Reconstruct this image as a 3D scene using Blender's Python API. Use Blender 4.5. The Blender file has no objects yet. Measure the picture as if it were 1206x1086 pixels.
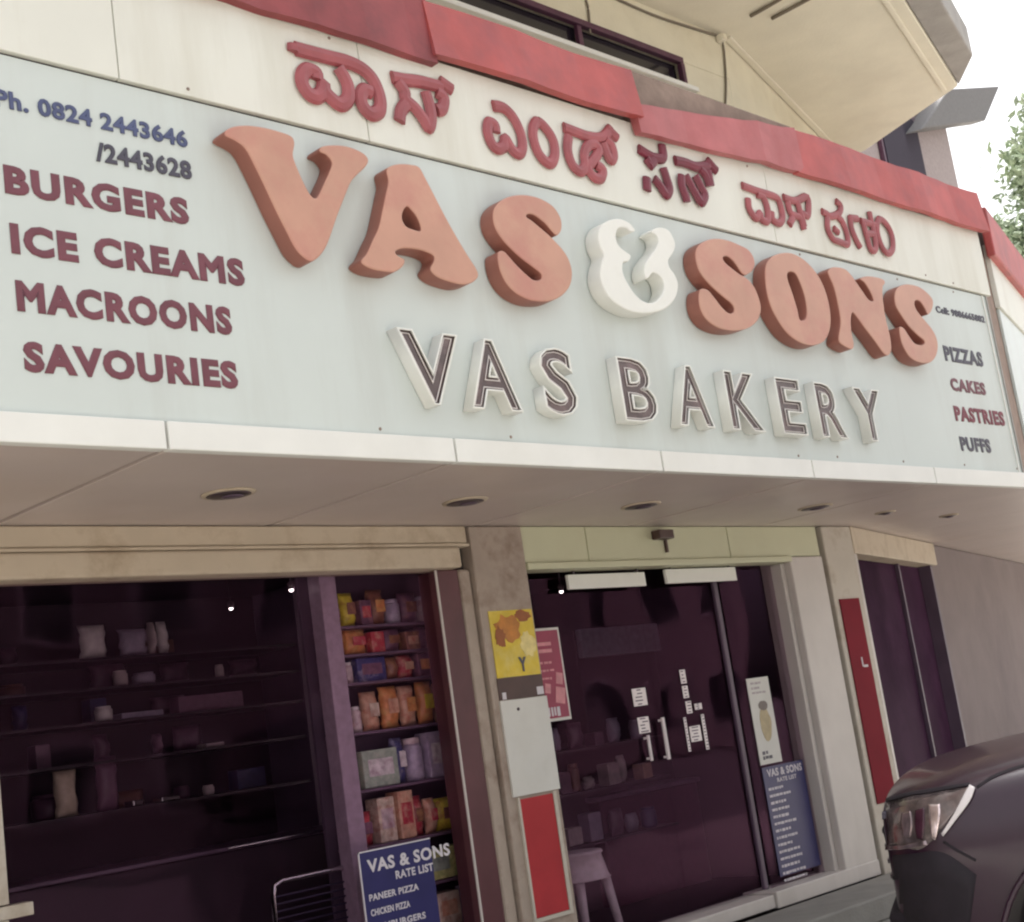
import bpy, bmesh, math, random
from mathutils import Vector, Matrix
from mathutils.bvhtree import BVHTree
random.seed(7)
C = bpy.context.scene
COL = C.collection

# ------------------------------------------------------------------ camera
EYE = Vector((0, 0, 1.45))
CR = Vector((0.6992, -0.7006, -0.1425)).normalized()     # camera right
CF = Vector((0.7142, 0.6753, 0.1840)).normalized()       # camera forward
CD = CF.cross(CR).normalized()                           # camera down
CR = CD.cross(CF).normalized()
FPX = 1690.83                                            # focal length in photo pixels (photo is 1206 wide)
cam = bpy.data.cameras.new('camera')
cam.sensor_width = 36.0
cam.lens = FPX / 1206 * 36
cam.clip_start = 0.05
cam.clip_end = 2000
camo = bpy.data.objects.new('camera', cam)
COL.objects.link(camo)
camo.matrix_world = Matrix(((CR.x, -CD.x, -CF.x, EYE.x), (CR.y, -CD.y, -CF.y, EYE.y),
                            (CR.z, -CD.z, -CF.z, EYE.z), (0, 0, 0, 1)))
C.camera = camo

# ------------------------------------------------------------------ sky, sun, exposure
SUN_EL, SUN_AZ = math.radians(66), math.radians(20)      # azimuth measured from +Y towards +X
world = bpy.data.worlds.new('World')
C.world = world
world.use_nodes = True
wn = world.node_tree.nodes
sky = wn.new('ShaderNodeTexSky')
sky.sky_type = 'NISHITA'
sky.sun_disc = False
sky.sun_elevation = SUN_EL
sky.sun_rotation = SUN_AZ
sky.air_density = 1.0
sky.dust_density = 6.0
sky.ozone_density = 1.0
hs = wn.new('ShaderNodeHueSaturation')                   # thin overcast: the blue is almost washed out
hs.inputs['Saturation'].default_value = 0.12
hs.inputs['Value'].default_value = 1.0
world.node_tree.links.new(sky.outputs[0], hs.inputs['Color'])
world.node_tree.links.new(hs.outputs[0], wn['Background'].inputs[0])
wn['Background'].inputs[1].default_value = 0.15
sun = bpy.data.lights.new('sun', 'SUN')
sun.energy = 3.6
sun.angle = math.radians(12)
sun.color = (1.0, 0.96, 0.90)
suno = bpy.data.objects.new('sun', sun)
COL.objects.link(suno)
sdir = Vector((math.sin(SUN_AZ) * math.cos(SUN_EL), math.cos(SUN_AZ) * math.cos(SUN_EL), math.sin(SUN_EL)))
suno.rotation_euler = sdir.to_track_quat('Z', 'Y').to_euler()
C.view_settings.view_transform = 'Standard'
C.view_settings.look = 'None'
C.view_settings.gamma = 1
C.cycles.filter_width = 2.2                                # a slightly soft phone lens
C.view_settings.exposure = 1.36

# ------------------------------------------------------------------ geometry helpers
def ray(x, y):
    return CR * ((x - 603) / FPX) + CD * ((y - 543) / FPX) + CF
class Plane:
    """a vertical plane: origin o, horizontal direction u, outward normal n"""
    def __init__(self, o, u):
        self.o = Vector(o); self.u = Vector(u).normalized(); self.n = Vector((self.u.y, -self.u.x, 0))
    def hit(self, x, y):
        d = ray(x, y); t = (self.o - EYE).dot(self.n) / d.dot(self.n)
        return EYE + d * t
    def uz(self, x, y):
        p = self.hit(x, y); return (p - self.o).dot(self.u), p.z
    def at(self, u, z, d=0.0):
        return Vector((self.o.x, self.o.y, 0)) + self.u * u + self.n * d + Vector((0, 0, z))
    def off(self, d):
        return Plane(self.o + self.n * d, self.u)
def planeY(Y): return Plane((0, Y, 0), (1, 0, 0))
WU = (0.9602, 0.2793)
CORNER = (8.27, 4.92)
FRONT = planeY(3.73)            # face of the sign
WALL = planeY(4.92)             # shop front
SIDE = Plane((CORNER[0], CORNER[1], 0), (WU[0], WU[1], 0))   # the wall that turns away

class MB:
    def __init__(self): self.bm = bmesh.new()
    def hexa(self, p):
        v = [self.bm.verts.new(q) for q in p]
        for f in ((0, 1, 2, 3), (7, 6, 5, 4), (0, 4, 5, 1), (1, 5, 6, 2), (2, 6, 7, 3), (3, 7, 4, 0)):
            self.bm.faces.new([v[i] for i in f])
        return self
    def box(self, x0, x1, y0, y1, z0, z1):
        return self.hexa([(x0, y0, z0), (x1, y0, z0), (x1, y1, z0), (x0, y1, z0),
                          (x0, y0, z1), (x1, y0, z1), (x1, y1, z1), (x0, y1, z1)])
    def slab(self, P, u0, u1, z0, z1, d0, d1, skew=0.0):
        """a box on plane P between outward distances d0 < d1"""
        a = P.at
        s = skew
        return self.hexa([a(u0 - s, z0, d1), a(u1 - s, z0, d1), a(u1 - s, z0, d0), a(u0 - s, z0, d0),
                          a(u0, z1, d1), a(u1, z1, d1), a(u1, z1, d0), a(u0, z1, d0)])
    def prism(self, pts, z0, z1):
        a = [self.bm.verts.new((x, y, z0)) for x, y in pts]; b = [self.bm.verts.new((x, y, z1)) for x, y in pts]
        self.bm.faces.new(a[::-1]); self.bm.faces.new(b)
        n = len(pts)
        for i in range(n): self.bm.faces.new((a[i], a[(i + 1) % n], b[(i + 1) % n], b[i]))
        return self
    def tube(self, pts, r, n=8, ref=(0, 0, 1)):
        pts = [Vector(p) for p in pts]; rings = []
        m = len(pts)
        for i, p in enumerate(pts):
            t = (pts[min(i + 1, m - 1)] - pts[max(i - 1, 0)]).normalized()
            s = t.cross(Vector(ref))
            if s.length < 1e-3: s = t.cross(Vector((1, 0, 0)))
            s.normalize(); q = s.cross(t)
            rr = r[i] if isinstance(r, (list, tuple)) else r
            rings.append([self.bm.verts.new(p + (s * math.cos(k * 2 * math.pi / n) + q * math.sin(k * 2 * math.pi / n)) * rr) for k in range(n)])
        for a, b in zip(rings, rings[1:]):
            for k in range(n): self.bm.faces.new((a[k], a[(k + 1) % n], b[(k + 1) % n], b[k]))
        self.bm.faces.new(rings[0][::-1]); self.bm.faces.new(rings[-1])
        return self
    def lathe(self, prof, o, ax, n=24):
        """prof = [(radius, height)], spun about axis ax at o"""
        ax = Vector(ax).normalized(); s = ax.orthogonal().normalized(); q = ax.cross(s); rings = []
        for r, h in prof:
            rings.append([self.bm.verts.new(Vector(o) + ax * h + (s * math.cos(k * 2 * math.pi / n) + q * math.sin(k * 2 * math.pi / n)) * max(r, 1e-4)) for k in range(n)])
        for a, b in zip(rings, rings[1:]):
            for k in range(n): self.bm.faces.new((a[k], a[(k + 1) % n], b[(k + 1) % n], b[k]))
        self.bm.faces.new(rings[0][::-1]); self.bm.faces.new(rings[-1])
        return self
    def build(self, name, m, parent=None, bevel=0.0, smooth=False, seg=2):
        me = bpy.data.meshes.new(name)
        bmesh.ops.recalc_face_normals(self.bm, faces=self.bm.faces[:])
        self.bm.to_mesh(me); self.bm.free()
        return link(name, me, m, parent, bevel, smooth, seg)
def link(name, me, m, parent=None, bevel=0.0, smooth=False, seg=2):
    me.materials.clear(); me.materials.append(m)
    o = bpy.data.objects.new(name, me); COL.objects.link(o)
    if smooth:
        for p in me.polygons: p.use_smooth = True
    if bevel:
        b = o.modifiers.new('bevel', 'BEVEL'); b.width = bevel; b.segments = seg; b.limit_method = 'ANGLE'
    if parent:
        o.parent = parent
        o.matrix_parent_inverse = parent_inv(parent)
    return o
def parent_inv(p):
    M = Matrix.Translation(p.location) @ p.rotation_euler.to_matrix().to_4x4()
    if p.parent: M = parent_inv(p.parent).inverted() @ M if False else M
    return M.inverted()
def thing(name, label, cat, loc, group=None):
    o = bpy.data.objects.new(name, None); COL.objects.link(o); o.location = loc; o.empty_display_size = 0.1
    return tag(o, label, cat, group)
def tag(o, label, cat, group=None):
    o['label'] = label; o['category'] = cat
    if group: o['group'] = group
    return o
def struct(o): o['kind'] = 'structure'; return o

# ------------------------------------------------------------------ materials
def mat(name, col, rough=0.6, var=0.10, scale=6.0, bump=0.0, bscale=40.0, metal=0.0, coat=0.0, stain=None, stain_amt=0.0, stain_scale=1.5, spec=0.5, streak=False):
    m = bpy.data.materials.new(name); m.use_nodes = True
    nt = m.node_tree; b = nt.nodes['Principled BSDF']
    b.inputs['Roughness'].default_value = rough; b.inputs['Metallic'].default_value = metal
    b.inputs['Coat Weight'].default_value = coat; b.inputs['Coat Roughness'].default_value = 0.08
    b.inputs['Specular IOR Level'].default_value = spec
    if spec < 0.1: b.inputs['IOR'].default_value = 1.06
    tc = nt.nodes.new('ShaderNodeTexCoord'); src = tc.outputs['Object']
    if streak:
        mp = nt.nodes.new('ShaderNodeMapping'); mp.inputs['Scale'].default_value = (1, 1, 0.12)
        nt.links.new(src, mp.inputs[0]); ssrc = mp.outputs[0]
    else: ssrc = src
    n = nt.nodes.new('ShaderNodeTexNoise'); n.inputs['Scale'].default_value = scale; n.inputs['Detail'].default_value = 6
    nt.links.new(src, n.inputs['Vector'])
    mr = nt.nodes.new('ShaderNodeMapRange'); mr.inputs['From Min'].default_value = 0.3; mr.inputs['From Max'].default_value = 0.7
    mr.inputs['To Min'].default_value = 1 - var; mr.inputs['To Max'].default_value = 1 + var
    nt.links.new(n.outputs['Fac'], mr.inputs['Value'])
    mul = nt.nodes.new('ShaderNodeVectorMath'); mul.operation = 'SCALE'; mul.inputs[0].default_value = col
    nt.links.new(mr.outputs[0], mul.inputs['Scale'])
    last = mul.outputs[0]
    if stain:
        s = nt.nodes.new('ShaderNodeTexNoise'); s.inputs['Scale'].default_value = stain_scale; s.inputs['Detail'].default_value = 8; s.inputs['Roughness'].default_value = 0.65
        nt.links.new(ssrc, s.inputs['Vector'])
        r2 = nt.nodes.new('ShaderNodeMapRange'); r2.inputs['From Min'].default_value = 0.48; r2.inputs['From Max'].default_value = 0.75
        r2.inputs['To Max'].default_value = stain_amt
        nt.links.new(s.outputs['Fac'], r2.inputs['Value'])
        mx = nt.nodes.new('ShaderNodeMix'); mx.data_type = 'RGBA'
        nt.links.new(r2.outputs[0], mx.inputs['Factor']); nt.links.new(last, mx.inputs['A']); mx.inputs['B'].default_value = (*stain, 1)
        last = mx.outputs['Result']
    nt.links.new(last, b.inputs['Base Color'])
    if bump:
        n2 = nt.nodes.new('ShaderNodeTexNoise'); n2.inputs['Scale'].default_value = bscale; n2.inputs['Detail'].default_value = 5
        nt.links.new(src, n2.inputs['Vector'])
        bp = nt.nodes.new('ShaderNodeBump'); bp.inputs['Strength'].default_value = bump; bp.inputs['Distance'].default_value = 0.01
        nt.links.new(n2.outputs['Fac'], bp.inputs['Height']); nt.links.new(bp.outputs[0], b.inputs['Normal'])
    return m
def glass_mat(name, tint, refl, rough=0.03):
    m = bpy.data.materials.new(name); m.use_nodes = True; nt = m.node_tree
    for n in list(nt.nodes): nt.nodes.remove(n)
    out = nt.nodes.new('ShaderNodeOutputMaterial'); mx = nt.nodes.new('ShaderNodeMixShader')
    lw = nt.nodes.new('ShaderNodeLayerWeight'); lw.inputs['Blend'].default_value = 0.5
    pw = nt.nodes.new('ShaderNodeMath'); pw.operation = 'POWER'; pw.inputs[1].default_value = 5.0
    fr = nt.nodes.new('ShaderNodeMath'); fr.operation = 'MULTIPLY_ADD'; fr.inputs[1].default_value = 0.95; fr.inputs[2].default_value = 0.0075
    nt.links.new(lw.outputs['Facing'], pw.inputs[0]); nt.links.new(pw.outputs[0], fr.inputs[0])
    t = nt.nodes.new('ShaderNodeBsdfTransparent'); t.inputs[0].default_value = (*tint, 1)
    g = nt.nodes.new('ShaderNodeBsdfGlossy'); g.inputs[0].default_value = (*refl, 1); g.inputs['Roughness'].default_value = rough
    tc = nt.nodes.new('ShaderNodeTexCoord'); ns = nt.nodes.new('ShaderNodeTexNoise'); ns.inputs['Scale'].default_value = 1.3
    bp = nt.nodes.new('ShaderNodeBump'); bp.inputs['Strength'].default_value = 0.12; bp.inputs['Distance'].default_value = 0.05
    nt.links.new(tc.outputs['Object'], ns.inputs['Vector']); nt.links.new(ns.outputs['Fac'], bp.inputs['Height']); nt.links.new(bp.outputs[0], g.inputs['Normal'])
    nt.links.new(fr.outputs[0], mx.inputs[0]); nt.links.new(t.outputs[0], mx.inputs[1]); nt.links.new(g.outputs[0], mx.inputs[2]); nt.links.new(mx.outputs[0], out.inputs[0])
    return m
M = {}
M['sign'] = mat('sign_sheet', (0.60, 0.65, 0.625), 0.33, 0.035, 1.2, 0.05, 2.5, stain=(0.47, 0.48, 0.44), stain_amt=0.55, stain_scale=2.6, streak=True)
M['cream_board'] = mat('cream_board', (0.74, 0.74, 0.67), 0.45, 0.03, 3, stain=(0.52, 0.49, 0.39), stain_amt=0.55, stain_scale=2.8, streak=True)
M['white_strip'] = mat('white_strip', (0.80, 0.80, 0.76), 0.45, 0.03, 5, stain=(0.6, 0.58, 0.5), stain_amt=0.25)
M['soffit'] = mat('soffit_sheet', (0.57, 0.485, 0.45), 0.38, 0.05, 2.5, 0.04, 3, stain=(0.52, 0.42, 0.36), stain_amt=0.5, stain_scale=2.2)
M['gap'] = mat('dark_gap', (0.03, 0.025, 0.025), 0.9)
M['red'] = mat('red_flashing', (0.44, 0.085, 0.08), 0.5, 0.16, 5, 0.35, 7, stain=(0.28, 0.075, 0.085), stain_amt=0.8, stain_scale=3.5)
M['pink'] = mat('faded_red_flashing', (0.44, 0.125, 0.13), 0.5, 0.14, 5, 0.35, 7, stain=(0.36, 0.08, 0.08), stain_amt=0.8, stain_scale=3.2)
M['darkred'] = mat('weathered_red_flashing', (0.28, 0.055, 0.06), 0.55, 0.2, 5, 0.35, 7, stain=(0.13, 0.035, 0.04), stain_amt=0.8, stain_scale=3.5)
M['concrete'] = mat('brown_concrete', (0.27, 0.20, 0.165), 0.85, 0.2, 9, 0.4, 30)
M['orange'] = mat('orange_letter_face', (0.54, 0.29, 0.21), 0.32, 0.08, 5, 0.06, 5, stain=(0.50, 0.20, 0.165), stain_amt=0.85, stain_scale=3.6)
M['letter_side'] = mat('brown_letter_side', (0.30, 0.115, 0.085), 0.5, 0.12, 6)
M['white_letter'] = mat('white_letter', (0.82, 0.82, 0.77), 0.4, 0.03, 6, stain=(0.6, 0.6, 0.52), stain_amt=0.3, stain_scale=6)
M['brown_face'] = mat('brown_letter_face', (0.11, 0.08, 0.08), 0.25, 0.25, 9, spec=0.6, stain=(0.32, 0.22, 0.22), stain_amt=0.6, stain_scale=6)
M['pale_tube'] = mat('pale_tube', (0.74, 0.68, 0.66), 0.3, 0.1, 20)
M['maroon'] = mat('maroon_letter', (0.165, 0.048, 0.066), 0.4, 0.15, 12)
M['maroon_dark'] = mat('deep_maroon_letter', (0.17, 0.022, 0.04), 0.4, 0.12, 12)
M['kannada'] = mat('dusty_red_letter', (0.33, 0.085, 0.095), 0.42, 0.15, 12)
M['blue_letter'] = mat('blue_letter', (0.07, 0.085, 0.18), 0.4, 0.12, 12)
M['slate_letter'] = mat('slate_letter', (0.065, 0.06, 0.085), 0.4, 0.12, 12)
M['cream_wall'] = mat('cream_wall', (0.73, 0.69, 0.545), 0.8, 0.05, 4, 0.15, 60, stain=(0.50, 0.42, 0.28), stain_amt=0.45, stain_scale=1.3)
M['slab'] = mat('cream_slab', (0.78, 0.745, 0.62), 0.8, 0.05, 3, 0.15, 40, stain=(0.60, 0.55, 0.45), stain_amt=0.5, stain_scale=0.9)
M['grey_edge'] = mat('grey_render', (0.36, 0.345, 0.33), 0.85, 0.12, 6, 0.3, 30)
M['trim'] = mat('beige_trim', (0.56, 0.47, 0.36), 0.55, 0.06, 5, stain=(0.30, 0.22, 0.14), stain_amt=0.8, stain_scale=5)
M['pillar'] = mat('beige_pillar', (0.40, 0.325, 0.27), 0.55, 0.12, 6, 0.2, 25, stain=(0.17, 0.11, 0.08), stain_amt=0.95, stain_scale=6)
M['pillar_light'] = mat('light_pillar', (0.55, 0.50, 0.43), 0.55, 0.06, 5, stain=(0.30, 0.23, 0.16), stain_amt=0.8, stain_scale=5)
M['transom'] = mat('green_cream_panel', (0.60, 0.60, 0.42), 0.45, 0.04, 2, stain=(0.5, 0.48, 0.32), stain_amt=0.5, stain_scale=2)
M['frame_white'] = mat('white_frame', (0.60, 0.555, 0.52), 0.45, 0.05, 4, stain=(0.42, 0.38, 0.34), stain_amt=0.4, stain_scale=3, streak=True)
M['brown'] = mat('brown_jamb', (0.105, 0.038, 0.045), 0.4, 0.15, 6)
M['plaster'] = mat('grey_plaster', (0.215, 0.175, 0.175), 0.85, 0.06, 3, 0.15, 50, stain=(0.15, 0.115, 0.125), stain_amt=0.6, stain_scale=1.0)
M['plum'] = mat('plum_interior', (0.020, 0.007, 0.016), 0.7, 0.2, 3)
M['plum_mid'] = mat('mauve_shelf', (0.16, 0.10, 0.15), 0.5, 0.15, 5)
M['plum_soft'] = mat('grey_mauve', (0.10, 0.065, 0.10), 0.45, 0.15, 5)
M['steel'] = mat('steel', (0.55, 0.52, 0.54), 0.25, 0.05, 8, metal=1.0)
M['dark_metal'] = mat('dark_metal', (0.06, 0.04, 0.05), 0.4, 0.1, 8)
M['red_panel'] = mat('red_panel', (0.42, 0.038, 0.045), 0.55, 0.10, 4, spec=0.2, stain=(0.30, 0.03, 0.04), stain_amt=0.6, stain_scale=3)
M['crimson_panel'] = mat('crimson_panel', (0.19, 0.008, 0.02), 0.6, 0.10, 4, spec=0.12)
M['paper'] = mat('white_paper', (0.66, 0.65, 0.61), 0.7, 0.03, 6, stain=(0.5, 0.48, 0.42), stain_amt=0.3, stain_scale=4)
M['navy'] = mat('navy_print', (0.030, 0.028, 0.115), 0.35, 0.1, 8)
M['print_white'] = mat('pale_print', (0.62, 0.58, 0.62), 0.6, 0.05, 8)
M['magenta'] = mat('crimson_print', (0.30, 0.028, 0.075), 0.4, 0.1, 8)
M['pinkprint'] = mat('pink_print', (0.62, 0.25, 0.28), 0.5, 0.15, 20)
M['yellow'] = mat('yellow_print', (0.68, 0.50, 0.035), 0.4, 0.15, 9, stain=(0.72, 0.62, 0.25), stain_amt=0.6, stain_scale=8)
M['amber'] = mat('orange_print', (0.52, 0.20, 0.03), 0.4, 0.25, 14, stain=(0.25, 0.07, 0.02), stain_amt=0.7, stain_scale=10)
M['brownprint'] = mat('brown_print', (0.07, 0.035, 0.03), 0.4, 0.2, 9)
M['step'] = mat('grey_step', (0.27, 0.26, 0.24), 0.8, 0.1, 8, 0.3, 60)
M['ground'] = mat('concrete_pavement', (0.46, 0.43, 0.38), 0.9, 0.12, 2, 0.4, 30, stain=(0.18, 0.17, 0.16), stain_amt=0.6, stain_scale=0.7)
M['asphalt'] = mat('dusty_road', (0.22, 0.205, 0.19), 0.9, 0.2, 8, 0.5, 90)
M['paint'] = mat('dark_car_paint', (0.030, 0.008, 0.022), 0.35, 0.05, 30, coat=0.35)
M['rubber'] = mat('rubber', (0.018, 0.012, 0.018), 0.8, 0.2, 20)
M['chrome'] = mat('chrome', (0.75, 0.72, 0.74), 0.15, 0.02, 8, metal=1.0)
M['smoke'] = mat('smoky_reflector', (0.19, 0.15, 0.15), 0.2, 0.6, 18, metal=0.5, coat=1.0)
M['lamp_silver'] = mat('lamp_silver', (0.75, 0.62, 0.62), 0.18, 0.3, 30, metal=0.8)
M['smoke_light'] = mat('pale_reflector', (0.36, 0.28, 0.29), 0.2, 0.4, 25, metal=0.7)
M['smoke_dark'] = mat('dark_reflector', (0.06, 0.02, 0.035), 0.2, 0.4, 25)
M['lens_white'] = mat('white_lens', (0.80, 0.74, 0.74), 0.2, 0.05, 9)
M['car_glass'] = mat('car_glass', (0.015, 0.012, 0.018), 0.08, 0.05, 8, spec=0.7)
M['hazy_leaf'] = mat('hazy_leaf', (0.29, 0.35, 0.24), 0.55, 0.35, 3)  # lightened green; the haze of distance is put into the colour
M['bark'] = mat('bark', (0.12, 0.09, 0.07), 0.9, 0.2, 9, 0.4, 30)
M['wire'] = mat('cable', (0.20, 0.17, 0.13), 0.7)
M['window_glass'] = glass_mat('shop_glass', (0.90, 0.85, 0.89), (0.70, 0.36, 0.60), 0.04)
M['side_glass'] = mat('tinted_glass', (0.060, 0.028, 0.055), 0.35, 0.3, 1.5, spec=0.07, stain=(0.02, 0.008, 0.02), stain_amt=0.8, stain_scale=1.2)
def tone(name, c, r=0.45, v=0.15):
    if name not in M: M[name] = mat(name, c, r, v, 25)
    return M[name]

# ------------------------------------------------------------------ lettering helpers
def glyph_mesh(s, bold=0.0, offset=0.0, spacing=1.0, res=4, extrude=0.02, fill='BOTH'):
    c = bpy.data.curves.new('glyphs', 'FONT'); c.body = s; c.size = 1; c.resolution_u = res
    c.bevel_depth = bold; c.bevel_resolution = 1; c.extrude = extrude; c.offset = offset; c.space_character = spacing; c.fill_mode = fill
    o = bpy.data.objects.new('glyphs', c); COL.objects.link(o)
    bpy.context.view_layer.update()
    me = bpy.data.meshes.new_from_object(o.evaluated_get(bpy.context.evaluated_depsgraph_get()))
    bpy.data.objects.remove(o); bpy.data.curves.remove(c)
    return me
def fit(me, P, u0, u1, z0, z1, d0, d1, lean=0.0):
    """map a flat glyph mesh onto the rectangle u0..u1, z0..z1 of plane P, d0 behind to d1 in front"""
    xs = [v.co.x for v in me.vertices]; ys = [v.co.y for v in me.vertices]; zs = [v.co.z for v in me.vertices]
    X0, X1, Y0, Y1, Z0, Z1 = min(xs), max(xs), min(ys), max(ys), min(zs), max(zs)
    for v in me.vertices:
        a = (v.co.x - X0) / (X1 - X0); b = (v.co.y - Y0) / (Y1 - Y0); e = (v.co.z - Z0) / max(1e-6, Z1 - Z0)
        v.co = P.at(u0 + a * (u1 - u0) + lean * (b - .5), z0 + b * (z1 - z0), d0 + e * (d1 - d0))
    return me
def words(s, m, P, u0, u1, z0, z1, parent, name='lettering', bold=0.035, depth=0.012, base=0.0, spacing=1.08, res=3):
    me = fit(glyph_mesh(s, bold, 0, spacing, res), P, u0, u1, z0, z1, base, base + depth)
    return link(name, me, m, parent)
def smooth_loop(pts, k=4):
    n = len(pts); out = []
    for i in range(n):
        p0, p1, p2, p3 = (Vector(pts[(i + j - 1) % n]) for j in range(4))
        for t in range(k):
            s = t / k
            out.append(0.5 * ((2 * p1) + (-p0 + p2) * s + (2 * p0 - 5 * p1 + 4 * p2 - p3) * s * s + (-p0 + 3 * p1 - 3 * p2 + p3) * s ** 3))
    return out
def smooth_path(pts, k=5):
    P = [Vector(p) for p in pts]; P = [P[0] * 2 - P[1]] + P + [P[-1] * 2 - P[-2]]; out = []
    for i in range(1, len(P) - 2):
        p0, p1, p2, p3 = P[i - 1:i + 3]
        for t in range(k):
            s = t / k
            out.append(0.5 * ((2 * p1) + (-p0 + p2) * s + (2 * p0 - 5 * p1 + 4 * p2 - p3) * s * s + (-p0 + 3 * p1 - 3 * p2 + p3) * s ** 3))
    out.append(P[-2]); return out
def outline_mesh(loops, extrude, bevel):
    c = bpy.data.curves.new('outline', 'CURVE'); c.dimensions = '2D'; c.fill_mode = 'BOTH'
    c.extrude = extrude; c.bevel_depth = bevel; c.bevel_resolution = 2; c.offset = -bevel
    for L in loops:
        s = c.splines.new('POLY'); s.points.add(len(L) - 1); s.use_cyclic_u = True
        for p, q in zip(s.points, L): p.co = (q[0], q[1], 0, 1)
    o = bpy.data.objects.new('outline', c); COL.objects.link(o); bpy.context.view_layer.update()
    me = bpy.data.meshes.new_from_object(o.evaluated_get(bpy.context.evaluated_depsgraph_get()))
    bpy.data.objects.remove(o); bpy.data.curves.remove(c)
    return me
def big_letter(name, m, loops, o, s, parent, front=0.08):
    """cut-out letter whose front face lies `front` metres before the sign face"""
    P = FRONT.off(front)
    L = []
    for lp in loops:
        q = [P.uz(o[0] + x / s, o[1] + y / s) for x, y in lp]
        L.append([(v.x, v.y) for v in smooth_loop(q, 4)])
    me = outline_mesh(L, 0.5, 0.006)
    zs = [v.co.z for v in me.vertices]; Z0, Z1 = min(zs), max(zs)
    for v in me.vertices:
        x, z, e = v.co.x, v.co.y, v.co.z
        # bevel zones keep their size, the middle stretches to the letter's depth
        if e > 0: d = front - (Z1 - e)
        else: d = 0.002 + (e - Z0)
        v.co = FRONT.at(x, z, d)
    bm = bmesh.new(); bm.from_mesh(me); sm = bm.copy()
    def is_side(f): return min(abs((v.co - FRONT.o).dot(FRONT.n)) for v in f.verts) < front - 0.0045
    bmesh.ops.delete(bm, geom=[f for f in bm.faces if is_side(f)], context='FACES')
    bmesh.ops.delete(sm, geom=[f for f in sm.faces if not is_side(f)], context='FACES')
    bm.to_mesh(me); bm.free(); side = bpy.data.meshes.new('letter_side'); sm.to_mesh(side); sm.free()
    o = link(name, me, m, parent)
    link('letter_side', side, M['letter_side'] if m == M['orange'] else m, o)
    return o
def stroke_word(strokes, o, s, r, m, P, parent, depth=0.55, close=()):
    mb = MB()
    for i, st in enumerate(strokes):
        pts = [P.uz(o[0] + x / s, o[1] + y / s) for x, y in st]
        if i in close: pts = [tuple(v) for v in smooth_loop(pts, 5)]; pts.append(pts[0])
        else: pts = [tuple(v) for v in smooth_path(pts, 5)] if len(pts) > 2 else pts
        n0 = len(mb.bm.verts)
        mb.tube([(a, 0, b) for a, b in pts], r, 8, (0, 1, 0))
        mb.bm.verts.ensure_lookup_table()
        for v in mb.bm.verts[n0:]:
            u, d, z = v.co
            v.co = P.at(u, z, 0.004 + max(-0.004, min(d, r) * depth + 0.004) + 0.0006 * i)
    return mb.build('lettering', m, parent, smooth=False)

# ================================================================== the setting
g = MB(); g.box(-200, 200, -200, 200, -0.6, -0.12)
struct(g.build('road', M['asphalt']))
g = MB(); g.prism([(-40, -1.5), (30, -1.5), (60, 8), (60, 40), (-40, 40)], -0.119, 0.0)
struct(g.build('pavement', M['ground'], bevel=0.02))

# ================================================================== the building
B = thing('bakery_building', 'cream two storey corner building with red edged canopy over a glazed bakery shopfront', 'building', (5.0, 6.5, 0))
def bpart(mb, name, m, bevel=0.0, **k): return mb.build(name, m, B, bevel, **k)
# ground floor piers and walls
mb = MB(); mb.box(0.6, 2.335, 4.92, 5.25, 0, 2.45); bpart(mb, 'pier', M['pillar_light'], 0.01)
# left shop window
fr = MB(); fr.box(1.9, 4.775, 4.885, 5.02, 2.365, 2.447); fr.box(1.9, 4.775, 4.87, 5.02, 2.346, 2.362); lint = bpart(fr, 'window_head', M['trim'], 0.006)
fr = MB(); fr.box(1.9, 4.70, 4.86, 5.02, 2.243, 2.343); bpart(fr, 'shutter_box', M['trim'], 0.012)
W1 = MB(); W1.box(2.336, 2.385, 4.93, 5.0, 1.12, 2.242); W1.box(2.336, 2.47, 4.925, 5.0, 1.07, 1.115); W1.box(2.336, 2.38, 4.93, 5.0, 0.30, 1.068)
win = W1.build('shop_window', M['pillar_light'], B, 0.004)
gm = MB(); gm.box(2.387, 4.568, 4.962, 4.968, 0.30, 2.242); gm.build('pane', M['window_glass'], win)
gm = MB(); gm.box(4.569, 4.577, 4.912, 4.922, 0.3, 2.242); gm.build('edge_bead', M['frame_white'], win)
jm = MB(); jm.box(4.578, 4.715, 4.915, 5.05, 0, 2.242); bpart(jm, 'window_jamb', M['brown'], 0.006)
jm = MB(); jm.box(4.717, 4.79, 4.905, 5.05, 0, 2.243); bpart(jm, 'jamb_moulding', M['pillar'], 0.016)
gp = MB(); gp.box(4.635, 4.80, 4.96, 5.04, 0, 2.447); bpart(gp, 'shadow_gap', M['gap'])
# middle pillar
P1 = MB(); P1.box(4.80, 5.16, 4.885, 5.25, 0, 2.447); bpart(P1, 'pillar', M['pillar'], 0.008)
# transom over the entrance
tr = MB()
for a, b in ((5.163, 5.652), (5.66, 6.905), (6.913, 7.86)): tr.box(a, b, 4.90, 5.2, 2.262, 2.447)
bpart(tr, 'transom_panel', M['transom'], 0.003)
tr = MB(); tr.box(5.163, 7.50, 4.875, 5.0, 2.225, 2.259); bpart(tr, 'door_head', M['transom'], 0.004)
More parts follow.
